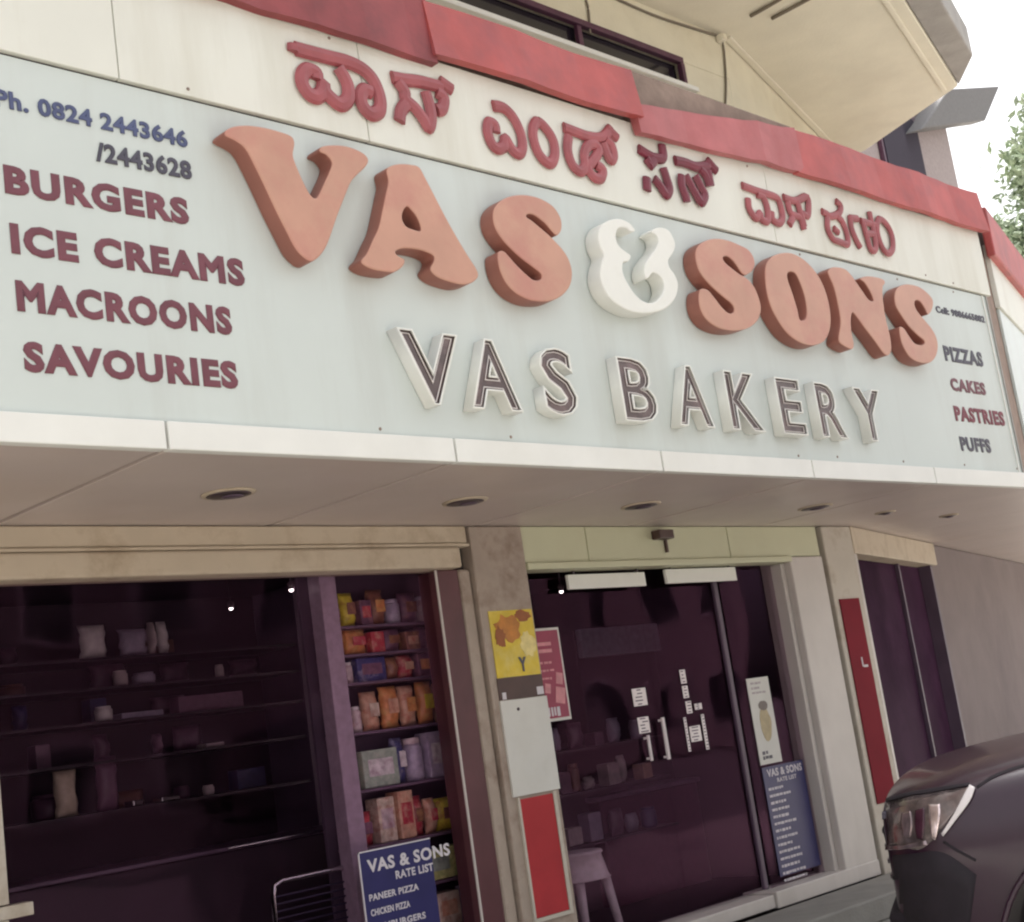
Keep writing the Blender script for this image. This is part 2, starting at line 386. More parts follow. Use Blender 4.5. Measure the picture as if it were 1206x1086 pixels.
# entrance
D = MB(); D.box(7.50, 7.865, 4.89, 5.12, 0.335, 2.258); dj = bpart(D, 'door_jamb', M['frame_white'], 0.01)
D = MB(); D.box(7.455, 7.498, 4.935, 5.05, 0.36, 2.224); bpart(D, 'door_stop', M['frame_white'], 0.006)
D = MB(); D.box(5.163, 6.765, 4.90, 5.12, 0.30, 0.372); D.box(6.77, 7.866, 4.885, 5.12, 0.295, 0.385); bpart(D, 'threshold', M['frame_white'], 0.006)
D = MB(); D.box(6.845, 6.885, 5.012, 5.036, 0.386, 2.223); dr = bpart(D, 'door_frame', M['plum_soft'], 0.006)
D = MB(); D.box(6.902, 7.454, 5.01, 5.016, 0.386, 2.223); D.build('pane', M['window_glass'], dr)
D = MB(); D.box(5.24, 6.168, 5.03, 5.036, 0.386, 2.20); gd = bpart(D, 'glass_door', M['window_glass'])
a, b = planeY(5.0).uz(763, 866), planeY(5.0).uz(768, 896)
D = MB(); D.tube([(a[0], 5.0, a[1]), (a[0], 5.0, b[1])], 0.009); D.box(a[0] - .006, a[0] + .006, 5.0, 5.029, a[1] - .02, a[1] - .008); D.box(a[0] - .006, a[0] + .006, 5.0, 5.029, b[1] + .008, b[1] + .02); D.build('handle', M['lens_white'], gd)
D = MB(); D.box(6.174, 6.843, 5.03, 5.036, 0.386, 2.20); gd = bpart(D, 'glass_door', M['window_glass'])
a, b = planeY(5.0).uz(780, 845), planeY(5.0).uz(789, 894)
D = MB(); D.tube([(a[0], 5.0, a[1]), (a[0], 5.0, b[1])], 0.011); D.box(a[0] - .006, a[0] + .006, 5.0, 5.029, a[1] - .02, a[1] - .008); D.box(a[0] - .006, a[0] + .006, 5.0, 5.029, b[1] + .008, b[1] + .02); D.build('handle', M['lens_white'], gd)
gp = MB(); gp.box(7.868, 7.905, 4.95, 5.2, 0, 2.447); bpart(gp, 'shadow_gap', M['gap'])
# right pillar
P2 = MB(); P2.box(7.907, 8.25, 4.885, 5.2, 0, 2.447); bpart(P2, 'pillar', M['pillar_light'], 0.008)
# wall that turns away from the street
S = MB(); S.slab(SIDE, -0.02, 2.46, 2.27, 2.447, -0.2, 0.03); bpart(S, 'side_window_head', M['trim'], 0.006)
S = MB(); S.slab(SIDE, 2.36, 9.0, 0, 2.447, -0.3, 0.0); S.slab(SIDE, 0.02, 2.359, 0, 0.4, -0.3, -0.002); bpart(S, 'side_wall', M['plaster'], 0.01)
S = MB(); S.slab(SIDE, 0.0, 0.055, 0.402, 2.268, -0.12, 0.02); S.slab(SIDE, 0.057, 2.298, 0.402, 0.46, -0.12, 0.0)
sw = bpart(S, 'side_window', M['frame_white'], 0.005)
S = MB(); S.slab(SIDE, 0.057, 2.298, 0.462, 2.266, -0.10, -0.09); S.build('pane', M['side_glass'], sw)
S = MB(); S.slab(SIDE, 1.50, 1.54, 0.462, 2.266, -0.088, -0.06); S.build('mullion', M['plum_soft'], sw)
S = MB(); S.slab(SIDE, 2.30, 2.359, 0.402, 2.268, -0.12, 0.004); S.build('jamb', M['plum_soft'], sw)
# inside of the shop
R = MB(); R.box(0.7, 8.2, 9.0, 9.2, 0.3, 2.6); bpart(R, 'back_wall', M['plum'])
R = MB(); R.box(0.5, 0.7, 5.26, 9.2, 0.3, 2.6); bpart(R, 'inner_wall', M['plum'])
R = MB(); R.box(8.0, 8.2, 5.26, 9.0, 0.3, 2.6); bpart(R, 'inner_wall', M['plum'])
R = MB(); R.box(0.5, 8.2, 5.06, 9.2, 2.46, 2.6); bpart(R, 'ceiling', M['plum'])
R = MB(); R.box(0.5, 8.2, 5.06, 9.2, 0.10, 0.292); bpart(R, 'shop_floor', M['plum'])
# doorstep
st = MB(); st.box(5.0, 8.6, 4.1, 4.88, 0.001, 0.16); st.box(5.0, 8.4, 4.45, 4.88, 0.16, 0.292); bpart(st, 'doorstep', M['step'], 0.012)
# canopy
def along(d, u0, u1):
    """plan points of the band that follows the front, turns the corner and runs along the side wall, d before the wall"""
    cx = CORNER[0] + d * math.tan(math.radians(8.11)); return (cx, CORNER[1] - d)
def ribbon(mb, d0, d1, z0, z1, x0=-3.0, s1=9.0, tilt=0.0):
    a = along(d0, 0, 0); b = along(d1, 0, 0)
    e0 = SIDE.at(s1, 0, d0); e1 = SIDE.at(s1, 0, d1)
    mb.hexa([(x0, 4.92 - d1 - tilt, z0), (b[0], b[1] - tilt, z0), (a[0], a[1], z0), (x0, 4.92 - d0, z0), (x0, 4.92 - d1, z1), (b[0], b[1], z1), (a[0], a[1], z1), (x0, 4.92 - d0, z1)])
    g = SIDE.n * tilt
    mb.hexa([(b[0], b[1] - tilt, z0), (e1.x + g.x, e1.y + g.y, z0), (e0.x, e0.y, z0), (a[0], a[1], z0), (b[0], b[1], z1), (e1.x, e1.y, z1), (e0.x, e0.y, z1), (a[0], a[1], z1)])
cn = MB(); ribbon(cn, -0.1, 1.17, 2.475, 4.08); bpart(cn, 'canopy_core', M['concrete'])
sf = MB()
xs = [-2.47, -1.25, -0.03, 1.19, 2.412, 3.632, 4.852, 6.03, 7.25]
for a, b in zip(xs, xs[1:]): sf.box(a + 0.013, b - 0.013, 3.752, 4.96, 2.45, 2.470)
cxA, cxB = along(0, 0, 0)[0], along(1.168, 0, 0)[0]
sf.prism([(7.255, 3.752), (cxB, 3.752), (8.27, 4.96), (7.255, 4.96)], 2.45, 2.470)
for a, b in ((0, 1.2), (1.21, 2.42), (2.43, 4.0), (4.01, 9.0)):
    q = [SIDE.at(a, 0, 1.168), SIDE.at(b, 0, 1.168), SIDE.at(b, 0, -0.04), SIDE.at(a, 0, -0.04)]
    q = [(p.x, p.y) for p in q]
    if a == 0: q[0] = (cxB + 0.004, 3.752); q[3] = (8.275, 4.96)
    sf.prism(q, 2.4505, 2.470)
bpart(sf, 'canopy_soffit', M['soffit'], 0.002)
ws = MB()
for a, b in zip(xs, xs[1:]): ws.box(a + 0.005, b - 0.005, 3.708, 3.751, 2.447, 2.538)
b1 = along(1.212, 0, 0)
ws.box(7.253, b1[0] - 0.002, 3.708, 3.751, 2.447, 2.538)
ws.slab(SIDE, 0.004 + 0.17, 9.0, 2.447, 2.538, 1.17, 1.212)
bpart(ws, 'edge_strip', M['white_strip'], 0.004)
# red metal flashing along the canopy's top edge, in lengths
def flash(x0, x1, z0, z1, y, m, lean=0.03, dz0=0.0, dz1=0.0):
    n = max(2, int((x1 - x0) / 0.12)); mbx = MB()
    prev = None
    for i in range(n + 1):
        t = i / n; x = x0 + (x1 - x0) * t
        w = 0.006 * math.sin(7.1 * x) + random.uniform(-.004, .004); e = random.uniform(-.004, .004)
        row = [(x, y - lean + w, z0 + dz0 * t + e), (x, y + w, z1 + dz1 * t + e), (x, y + 0.05 + w, z1 + dz1 * t + e), (x, y - lean + 0.04 + w, z0 + dz0 * t + e)]
        row = [mbx.bm.verts.new(p) for p in row]
        if prev:
            for k in range(4): mbx.bm.faces.new((prev[k], prev[(k + 1) % 4], row[(k + 1) % 4], row[k]))
        else: mbx.bm.faces.new(row[::-1])
        prev = row
    mbx.bm.faces.new(prev)
    return mbx.build('red_flashing', m, B)
f1 = flash(-3.0, 3.80, 4.065, 4.47, 3.70, M['darkred']); f1['label'] = 'dark weathered length of red flashing'
f2 = flash(3.78, 5.06, 4.10, 4.345, 3.685, M['red'])
f3 = flash(5.035, 6.42, 4.03, 4.175, 3.675, M["pink"], 0.012, 0.065, 0.175); f3['label'] = 'faded pink length of red flashing'
f4 = flash(6.36, 8.50, 4.085, 4.352, 3.69, M['red'])
S = MB(); S.slab(SIDE, 0.12, 9.0, 4.0, 4.33, 1.195, 1.25); bpart(S, 'red_flashing', M['red'], 0.01)
cs = MB(); ribbon(cs, -0.05, 1.15, 4.08, 4.30); bpart(cs, 'canopy_top', M['concrete'], 0.01)
cs = MB(); cs.box(5.07, 6.50, 3.745, 4.92, 4.081, 4.405); bpart(cs, 'canopy_top', M['concrete'], 0.01)
# upper storey
UC = (7.86, 4.92)
UP = Plane((UC[0], UC[1], 0), (WU[0], WU[1], 0))
u = MB(); u.box(-3, UC[0], 4.925, 5.2, 2.48, 5.33); u.box(7.34, UC[0], 4.925, 5.2, 5.331, 5.53); u.box(-3, UC[0], 4.925, 5.2, 5.531, 5.85)
bpart(u, 'upper_wall', M['cream_wall'], 0.006)
u = MB(); u.slab(UP, 0.004, 2.72, 2.48, 5.85, -0.3, -0.005); bpart(u, 'upper_wall', M['cream_wall'], 0.006)
u = MB(); u.box(1.0, 7.33, 4.90, 4.94, 5.505, 5.545); u.box(1.0, 7.33, 4.90, 4.94, 5.32, 5.35); u.box(7.30, 7.335, 4.90, 4.94, 5.351, 5.504)
for x in (2.4, 3.8, 5.2, 6.3): u.box(x, x + 0.04, 4.91, 4.94, 5.351, 5.504)
vw = bpart(u, 'ventilator_window', tone('plum_frame', (0.09, 0.03, 0.06)), 0.004)
u = MB(); u.box(1.0, 7.299, 4.955, 4.965, 5.351, 5.504); u.build('pane', M['car_glass'], vw)
u = MB(); u.box(1.0, 7.36, 4.84, 4.924, 5.285, 5.318); bpart(u, 'window_sill', M['white_strip'], 0.006)
sb = along(0, 0, 0)
def upt(k, dd): p = UP.at(k, 0, dd); return (p.x, p.y)
o1 = (UC[0] + 1.145 * math.tan(math.radians(8.11)), UC[1] - 1.145); o2 = (UC[0] + 1.35 * math.tan(math.radians(8.11)), UC[1] - 1.35)
u = MB(); u.prism([(-3, UC[1] - 1.145), o1, upt(2.23, 1.145), upt(2.98, 0.2), upt(2.98, -0.3), (7.8, 5.25), (-3, 5.25)], 5.852, 6.05); bpart(u, 'upper_slab', M['slab'], 0.01)
u = MB(); u.prism([(-3, UC[1] - 1.35), o2, upt(1.76, 1.35), upt(2.235, 1.15), (o1[0] + 0.001, o1[1] - 0.004), (-3, UC[1] - 1.149)], 5.856, 6.10); bpart(u, 'slab_edge', M['grey_edge'], 0.012)
u = MB(); u.slab(UP, 0.25, 2.2, 5.835, 5.851, 1.02, 1.06); bpart(u, 'drip_moulding', M['slab'], 0.01)
u = MB(); u.slab(UP, 0.05, 2.70, 5.835, 5.851, 0.0, 0.05); bpart(u, 'cornice_moulding', M['slab'], 0.006)
u = MB(); u.box(-3, 7.8, 5.3, 12, 4.4, 9.0); bpart(u, 'upper_block', M['cream_wall'], 0.02)

# ================================================================== the sign
SG = thing('shop_sign', 'wide pale fascia sign reading VAS & SONS, VAS BAKERY with Kannada lettering above', 'sign', (5.5, 3.73, 2.54))
s = MB(); s.box(-0.6, b1[0] - 0.03, 3.73, 3.751, 2.541, 3.666); s.build('sign_face', M['sign'], SG, 0.003)
s = MB(); s.slab(SIDE, 0.20, 5.0, 2.541, 3.666, 1.171, 1.19); s.build('side_face', M['sign'], SG, 0.003)
s = MB()
ks = [-0.6, 2.375, 3.42, 6.1, b1[0] + 0.012]
for a, b in zip(ks, ks[1:]): s.box(a, b - 0.004, 3.716, 3.751, 3.674, 4.10)
s.slab(SIDE, 0.185, 5.0, 3.674, 4.10, 1.171, 1.204)
s.build('upper_board', M['cream_board'], SG, 0.003)
s = MB(); s.box(-0.6, b1[0] - 0.02, 3.738, 3.751, 3.664, 3.676); s.build('joint_strip', M['gap'], SG)
for u0, u1, zz in ((8.385, 8.40, 0), (8.335, 8.345, 0)):
    s = MB(); s.box(u0, u1, 3.722, 3.73, 2.545, 3.664); s.build('edge_trim', M['grey_edge'] if u0 > 8.36 else M['white_strip'], SG)
for i in range(27):
    x = -0.4 + i * 0.335
    for z, m_ in ((3.70, 1), (4.06, 1), (2.565, 0), (3.64, 0)):
        if random.random() < .18:
            sc_ = MB(); yy = 3.716 if m_ else 3.73
            sc_.lathe([(0.0065, 0.0), (0.006, 0.0025), (0.002, 0.003)], (x + random.uniform(-.02, .02), yy, z + random.uniform(-.006, .006)), (0, -1, 0), 8); sc_.build('screw', M['concrete'], SG)
# large cut-out letters, outlines followed point by point
LET = [
 ('V', (240, 120), 5.173, [[(128, 198), (165, 155), (250, 141), (345, 150), (440, 172), (532, 205), (556, 250), (547, 325), (572, 400), (612, 490), (655, 568), (685, 585), (706, 560), (738, 490), (768, 425), (782, 370), (752, 325), (708, 300), (720, 272), (780, 262), (870, 268), (965, 305), (1005, 350), (988, 395), (935, 445), (898, 490), (865, 570), (818, 690), (770, 830), (735, 905), (690, 955), (650, 970), (600, 938), (555, 885), (508, 795), (440, 660), (370, 510), (312, 390), (255, 285), (200, 240)]]),
 ('A', (400, 170), 5.717, [[(318, 175), (345, 145), (405, 130), (480, 134), (538, 152), (580, 225), (640, 340), (715, 485), (790, 620), (865, 745), (925, 840), (935, 890), (895, 930), (820, 943), (730, 922), (655, 890), (612, 840), (635, 790), (632, 748), (560, 716), (470, 700), (408, 704), (378, 725), (400, 752), (440, 775), (432, 815), (390, 850), (340, 860), (230, 843), (165, 812), (148, 780), (185, 735), (228, 640), (265, 560), (290, 450), (315, 330), (330, 250)],
   [(455, 418), (428, 455), (424, 500), (448, 548), (500, 572), (548, 580), (540, 530), (515, 478), (482, 438)]]),
 ('S', (560, 210), 6.786, [[(655, 455), (690, 410), (686, 325), (635, 235), (562, 180), (480, 146), (380, 130), (280, 142), (200, 182), (150, 245), (142, 325), (166, 410), (220, 492), (295, 572), (380, 648), (460, 708), (527, 765), (522, 808), (472, 812), (425, 780), (335, 695), (262, 612), (222, 578), (185, 590), (180, 645), (200, 740), (250, 840), (330, 920), (430, 970), (530, 985), (620, 975), (705, 928), (762, 850), (776, 750), (750, 650), (705, 575), (650, 512), (590, 452), (520, 392), (452, 335), (412, 308), (422, 286), (475, 296), (560, 360), (615, 425)]]),
 ('&', (670, 240), 7.24, [[(568, 232), (528, 238), (490, 208), (432, 206), (407, 250), (411, 320), (440, 368), (490, 408), (530, 442), (512, 490), (467, 500), (463, 580), (500, 670), (560, 762), (622, 820), (680, 843), (730, 838), (788, 790), (815, 720), (802, 650), (762, 602), (716, 588), (690, 620), (665, 638), (646, 590), (652, 520), (690, 452), (738, 392), (764, 330), (750, 272), (706, 240), (742, 206), (792, 200), (850, 222), (890, 282), (910, 350), (892, 420), (852, 480), (862, 542), (910, 612), (935, 690), (920, 780), (868, 860), (788, 910), (680, 933), (560, 924), (450, 880), (360, 812), (300, 720), (270, 620), (279, 520), (300, 440), (266, 360), (251, 270), (276, 190), (340, 142), (430, 126), (510, 156), (552, 200)]]),
 ('S', (800, 260), 7.238, [[(545, 455), (600, 448), (642, 398), (640, 322), (590, 244), (510, 202), (420, 166), (320, 150), (225, 170), (158, 222), (140, 300), (160, 400), (205, 480), (262, 545), (320, 600), (385, 655), (442, 702), (468, 742), (462, 782), (420, 784), (362, 730), (295, 645), (245, 588), (185, 582), (168, 650), (182, 750), (232, 840), (310, 900), (400, 930), (500, 935), (600, 910), (670, 850), (700, 760), (682, 660), (640, 560), (580, 492), (515, 452), (450, 402), (392, 352), (376, 314), (410, 302), (470, 352)]]),
 ('O', (880, 280), 7.238, [[(158, 250), (205, 170), (282, 132), (380, 130), (480, 180), (570, 270), (640, 380), (690, 520), (714, 660), (708, 780), (670, 870), (600, 910), (520, 914), (430, 880), (340, 810), (262, 700), (202, 580), (164, 430)],
   [(358, 292), (346, 345), (390, 478), (430, 608), (452, 698), (500, 690), (510, 612), (490, 492), (452, 382), (410, 302)]]),
 ('N', (960, 290), 6.7875, [[(105, 195), (150, 165), (235, 178), (290, 228), (362, 330), (430, 425), (468, 432), (442, 362), (398, 292), (360, 258), (430, 238), (535, 258), (562, 292), (542, 335), (548, 450), (572, 600), (602, 720), (612, 830), (585, 872), (545, 850), (480, 760), (400, 655), (332, 562), (300, 530), (288, 600), (296, 700), (312, 785), (296, 822), (225, 790), (190, 745), (206, 600), (182, 450), (150, 322), (112, 232)]]),
 ('S', (960, 290), 6.7875, [[(905, 545), (938, 505), (944, 432), (900, 372), (830, 322), (740, 302), (672, 322), (640, 375), (645, 470), (695, 560), (752, 640), (820, 708), (876, 758), (860, 788), (800, 775), (750, 712), (712, 655), (678, 645), (682, 722), (705, 800), (762, 888), (840, 928), (920, 930), (968, 880), (984, 800), (968, 720), (930, 652), (880, 592), (822, 522), (798, 472), (805, 432), (842, 442), (880, 500)]]),
]
for ch, o, sc, loops in LET:
    if ch == '&': big_letter('ampersand', M['white_letter'], loops, o, sc, SG)
    else: big_letter('raised_letter', M['orange'], loops, o, sc, SG)
# a clear rim round the ampersand's box
# channel letters of the second line
def channel(ch, u0, u1, z0=2.648, z1=2.931, front=0.055):
    """tray letter: white returns and rim, recessed brown face with a pale tube following the outline"""
    ref = glyph_mesh(ch, 0, 0.040, 1, 3, 0.0)
    xs = [v.co.x for v in ref.vertices]; ys = [v.co.y for v in ref.vertices]
    X0, X1, Y0, Y1 = min(xs), max(xs), min(ys), max(ys); k = (z1 - z0) / (Y1 - Y0)
    bpy.data.meshes.remove(ref)
    def place(me, dmap):
        for v in me.vertices:
            v.co = FRONT.at(u0 + (v.co.x - X0) / (X1 - X0) * (u1 - u0), z0 + (v.co.y - Y0) * k, dmap(v.co.z))
        return me
    wall = glyph_mesh(ch, 0, 0.040, 1, 3, 0.5)
    bm = bmesh.new(); bm.from_mesh(wall)
    bmesh.ops.delete(bm, geom=[f for f in bm.faces if abs(f.normal.z) > 0.5], context='FACES')
    bm.to_mesh(wall); bm.free()
    place(wall, lambda z: 0.002 if z < 0 else front)
    rim = place(glyph_mesh(ch, 0.0045 / k, 0.030, 1, 3, 0.0, 'NONE'), lambda z: front + z * k)
    bm = bmesh.new(); bm.from_mesh(wall); bm.from_mesh(rim); bm.to_mesh(wall); bm.free(); bpy.data.meshes.remove(rim)
    o = link('channel_letter', wall, M['white_letter'], SG)
    link('letter_face', place(glyph_mesh(ch, 0, 0.034, 1, 3, 0.004), lambda z: front - 0.014 + z), M['brown_face'], o)
    link('letter_tube', place(glyph_mesh(ch, 0.0024 / k, -0.004, 1, 3, 0.0, 'NONE'), lambda z: front - 0.007 + z * k), M['pale_tube'], o)
for ch, a, b in (('V', 3.385, 3.69), ('A', 3.715, 3.99), ('S', 4.12, 4.325), ('B', 4.605, 4.84), ('A', 4.974, 5.23), ('K', 5.362, 5.63), ('E', 5.775, 5.988), ('R', 6.115, 6.358), ('Y', 6.475, 6.75)):
    channel(ch, a, b)
# painted menu words
for t, a, b, z0, z1 in (('BURGERS', 1.955, 2.59, 3.211, 3.305), ('ICE CREAMS', 1.96, 2.785, 3.024, 3.122), ('MACROONS', 1.963, 2.712, 2.847, 2.945), ('SAVOURIES', 1.97, 2.712, 2.664, 2.759)):
    words(t, M['maroon'], FRONT, a, b, z0, z1, SG, bold=0.055, depth=0.004, spacing=1.16)
words('Ph. 0824 2443646', M['blue_letter'], FRONT, 1.945, 2.615, 3.487, 3.548, SG, bold=0.04, depth=0.006)
words('/2443628', M['slate_letter'], FRONT, 2.268, 2.618, 3.374, 3.442, SG, bold=0.04, depth=0.006)
words('Cell: 9886665882', M['slate_letter'], FRONT, 7.70, 8.315, 3.484, 3.53, SG, bold=0.045, depth=0.004)
for t, mm, a, b, z0, z1 in (('PIZZAS', 'slate_letter', 7.69, 8.17, 3.19, 3.285), ('CAKES', 'maroon', 7.69, 8.125, 3.01, 3.09), ('PASTRIES', 'maroon_dark', 7.665, 8.295, 2.828, 2.92), ('PUFFS', 'slate_letter', 7.66, 8.035, 2.65, 2.737)):
    words(t, M[mm], FRONT, a, b, z0, z1, SG, bold=0.055, depth=0.004, spacing=1.14)
# Kannada line
KB = FRONT.off(0.0145)
stroke_word([[(85, 85), (85, 130)], [(90, 105), (200, 135), (330, 168), (450, 198), (545, 245), (612, 312), (652, 400), (668, 480), (655, 530), (600, 548), (548, 495), (535, 430), (560, 388), (605, 405)],
  [(235, 320), (232, 275), (180, 250), (140, 285), (140, 350), (180, 412), (232, 432), (272, 400), (282, 345), (292, 395), (335, 445), (395, 485), (445, 450), (448, 370), (420, 300), (380, 235)]], (330, 40), 5.743, 0.031, M['kannada'], KB, SG)
stroke_word([[(745, 300), (840, 318), (940, 330), (1080, 365)], [(1065, 325), (1150, 385)], [(1045, 400), (1095, 440), (1085, 510), (1045, 525)], [(780, 330), (830, 400), (835, 450), (900, 510), (960, 590), (990, 640), (1010, 590), (1000, 500), (970, 400)], [(795, 600), (805, 530), (840, 480)]], (330, 40), 5.743, 0.029, M['kannada'], KB, SG)
stroke_word([[(185, 100), (255, 112), (322, 172), (372, 260), (400, 350), (400, 430), (368, 458), (320, 420), (275, 345), (265, 400), (215, 420), (172, 380), (142, 290), (155, 225), (195, 245), (205, 300)],
  [(520, 220), (482, 275), (490, 370), (532, 470), (600, 530), (640, 490), (640, 390), (600, 300)],
  [(710, 260), (800, 295), (900, 330), (1000, 335), (1060, 270)], [(1030, 265), (1110, 345)], [(745, 330), (738, 430), (772, 540), (832, 590), (868, 550), (862, 470), (890, 400), (942, 390), (970, 440), (930, 510), (890, 560), (930, 630), (985, 640), (1000, 580), (950, 540)], [(1000, 380), (1050, 500), (1082, 480), (1065, 400), (1020, 350)]], (550, 110), 6.347, 0.027, M['kannada'], KB, SG, close=(1,))
stroke_word([[(175, 225), (270, 285), (350, 320), (425, 310), (410, 185)], [(250, 320), (305, 400)], [(255, 520), (262, 650)], [(330, 530), (390, 600), (450, 690), (485, 640), (460, 540), (420, 420)], [(280, 400), (330, 340)],
  [(540, 345), (650, 370), (760, 410), (870, 395), (850, 345)], [(860, 345), (960, 455)], [(790, 430), (850, 500), (890, 610)], [(870, 450), (900, 600)], [(600, 500), (605, 600), (640, 700), (660, 770)], [(640, 500), (690, 590), (740, 680), (800, 770), (838, 700), (800, 620), (740, 500)]], (730, 150), 8.614, 0.027, M['maroon_dark'], KB, SG)
stroke_word([[(72, 110), (180, 150), (300, 190), (332, 250), (345, 330), (320, 365), (278, 340), (270, 290)], [(110, 200), (120, 270), (162, 330), (192, 300), (202, 340), (242, 350), (242, 270), (212, 190), (170, 170)],
  [(350, 190), (430, 215), (510, 190), (515, 310), (475, 300)], [(375, 220), (400, 300), (460, 330), (490, 410)], [(390, 375), (412, 330)], [(440, 220), (490, 390)]], (860, 200), 5.743, 0.0225, M['kannada'], KB, SG)
stroke_word([[(612, 285), (640, 300), (672, 318), (725, 300), (738, 250), (706, 215)], [(648, 325), (650, 400), (685, 470), (735, 492), (785, 505), (778, 430), (745, 350), (712, 318)], [(690, 400), (722, 430)], [(800, 320), (810, 400), (842, 480), (870, 530)], [(800, 330), (850, 335)], [(870, 350), (970, 378)], [(885, 360), (910, 450), (940, 545), (972, 535), (960, 440), (928, 290)], [(895, 435), (968, 440)],
  [(990, 340), (980, 420), (1010, 520), (1050, 570), (1085, 540), (1080, 450), (1040, 370)]], (860, 200), 5.743, 0.0215, M['kannada'], KB, SG, close=(8,))

# ================================================================== lights and small fittings under the canopy
for x, y, lab in ((3.03, 4.30, 'round recessed light in the canopy ceiling above the left shop window'), (4.283, 4.36, 'round recessed light in the canopy ceiling in front of the middle pillar'),
                  (5.50, 4.38, 'round recessed light in the canopy ceiling at the left end of the entrance'), (7.02, 4.35, 'round recessed light in the canopy ceiling above the door posters'),
                  (7.98, 4.46, 'small recessed light in the canopy ceiling above the right pillar'), (8.93, 4.53, 'small recessed light in the canopy ceiling above the side window')):
    big = x < 7.5
    r = 0.085 if big else 0.05
    L = thing('recessed_light', lab, 'ceiling light', (x, y, 2.45), 'recessed lights in the canopy ceiling')
    mb = MB(); mb.lathe([(r, -0.008), (r + 0.014, -0.006), (r + 0.016, -0.001), (r, -0.001)], (x, y, 2.45), (0, 0, 1)); mb.build('ring', M['trim'], L, smooth=True)
    mb = MB(); mb.lathe([(r - 0.002, -0.0085), (r - 0.02, -0.010), (0.03, -0.012)], (x, y, 2.45), (0, 0, 1)); mb.build('bulb_recess', M['dark_metal'], L, smooth=True)
    mb = MB(); mb.lathe([(r * .30, -0.0165), (r * .52, -0.0140), (r * .5, -0.0125)], (x + r * .2, y, 2.45), (0, 0, 1), 16); mb.build('bulb', M['plum_soft'], L, smooth=True)
vb = thing('wall_vent', 'small dark box fixed to the panel above the entrance', 'vent', (6.27, 4.90, 2.36))
mb = MB(); mb.box(6.20, 6.33, 4.84, 4.90, 2.37, 2.42); mb.build('box', M['brownprint'], vb, 0.006)
mb = MB(); mb.box(6.30, 6.315, 4.885, 4.90, 2.30, 2.368); mb.build('bracket', M['brownprint'], vb)
# white boards at the door head
for x0, x1, z0, z1, lab in ((5.53, 6.16, 2.128, 2.205, 'white strip board hung at the door head, left one beside the middle pillar'), (6.345, 7.01, 2.135, 2.216, 'white strip board hung at the door head, right one above the posters')):
    t = thing('strip_board', lab, 'sign', ((x0 + x1) / 2, 4.96, z0), 'white strip boards at the door head')
    mb = MB(); mb.box(x0, x1, 4.955, 4.975, z0, z1); mb.build('board', M['white_letter'], t, 0.004)
    for q in (x0 + 0.05, x1 - 0.06):
        mb = MB(); mb.box(q, q + 0.012, 4.96, 4.97, z1 + 0.0005, 2.224); mb.build('hanger', M['dark_metal'], t)

# ================================================================== posters
def sheet(name, label, cat, P, u0, u1, z0, z1, m, group=None, th=0.004, lean=0.0):
    t = thing(name, label, cat, P.at((u0 + u1) / 2, z0), group)
    mb = MB(); mb.slab(P, u0, u1, z0, z1, 0.0005, th); mb.build('sheet', m, t)
    return t
def patch(t, name, m, P, u0, u1, z0, z1, d, th=0.002):
    mb = MB(); mb.slab(P, u0, u1, z0, z1, d, d + th); return mb.build(name, m, t)
def bars(t, m, P, u0, u1, ztop, n, h, gap, d, seed):
    rnd = random.Random(seed); mb = MB(); z = ztop
    for i in range(n):
        u = u0; end = u0 + (u1 - u0) * rnd.uniform(.55, 1.0)
        while u < end - 0.012:
            w = rnd.uniform(.012, .035); w = min(w, end - u)
            mb.slab(P, u, u + w, z - h * rnd.uniform(.75, 1), z, d, d + 0.001); u += w + rnd.uniform(.004, .010)
        z -= h + gap
    return mb.build('printed_lines', m, t)
PP = planeY(4.884)
# yellow picture poster on the middle pillar, with its brown caption block
def pu(P, x, y): return P.uz(x, y)
a = pu(PP, 571, 708); b = pu(PP, 622, 790)
t = sheet('picture_poster', 'yellow and orange picture poster high on the middle pillar', 'poster', PP, 4.845, 5.145, 1.71, 2.03, M['yellow'])
def blob(t, name, m, P, cu, cz, ru, rz, d, seed=1, n=22, rough=.22):
    rnd = random.Random(seed); mb = MB(); pts = []
    for i in range(n):
        a = 2 * math.pi * i / n; k = 1 + rnd.uniform(-rough, rough)
        pts.append((cu + ru * k * math.cos(a), cz + rz * k * math.sin(a)))
    lo = [mb.bm.verts.new(P.at(p, q, d)) for p, q in pts]; hi = [mb.bm.verts.new(P.at(p, q, d + 0.0015)) for p, q in pts]
    mb.bm.faces.new(lo); mb.bm.faces.new(hi)
    for i in range(n): mb.bm.faces.new((lo[i], lo[(i + 1) % n], hi[(i + 1) % n], hi[i]))
    return mb.build(name, m, t)
blob(t, 'picture', M['amber'], PP, 4.965, 1.945, .085, .065, 0.0042, 3)
blob(t, 'picture', tone('dark_orange', (0.30, 0.09, 0.02)), PP, 5.075, 2.0, .06, .026, 0.0042, 4)
blob(t, 'picture', tone('cream_print', (0.75, 0.62, 0.25)), PP, 5.085, 1.86, .05, .06, 0.0042, 6)
blob(t, 'picture', tone('dark_orange', (0.30, 0.09, 0.02)), PP, 4.90, 1.90, .035, .05, 0.006, 8)
words('Y', M['slate_letter'], PP, 5.00, 5.055, 1.73, 1.80, t, bold=0.05, depth=0.002, base=0.006)
t = sheet('caption_board', 'dark brown board on the middle pillar between the yellow poster and the white notice', 'sign', PP, 4.84, 5.15, 1.605, 1.708, M['brownprint'])
patch(t, 'printed_patch', M['print_white'], PP, 4.86, 4.885, 1.607, 1.64, 0.0042)
patch(t, 'printed_patch', M['print_white'], PP, 5.10, 5.145, 1.612, 1.65, 0.0042)
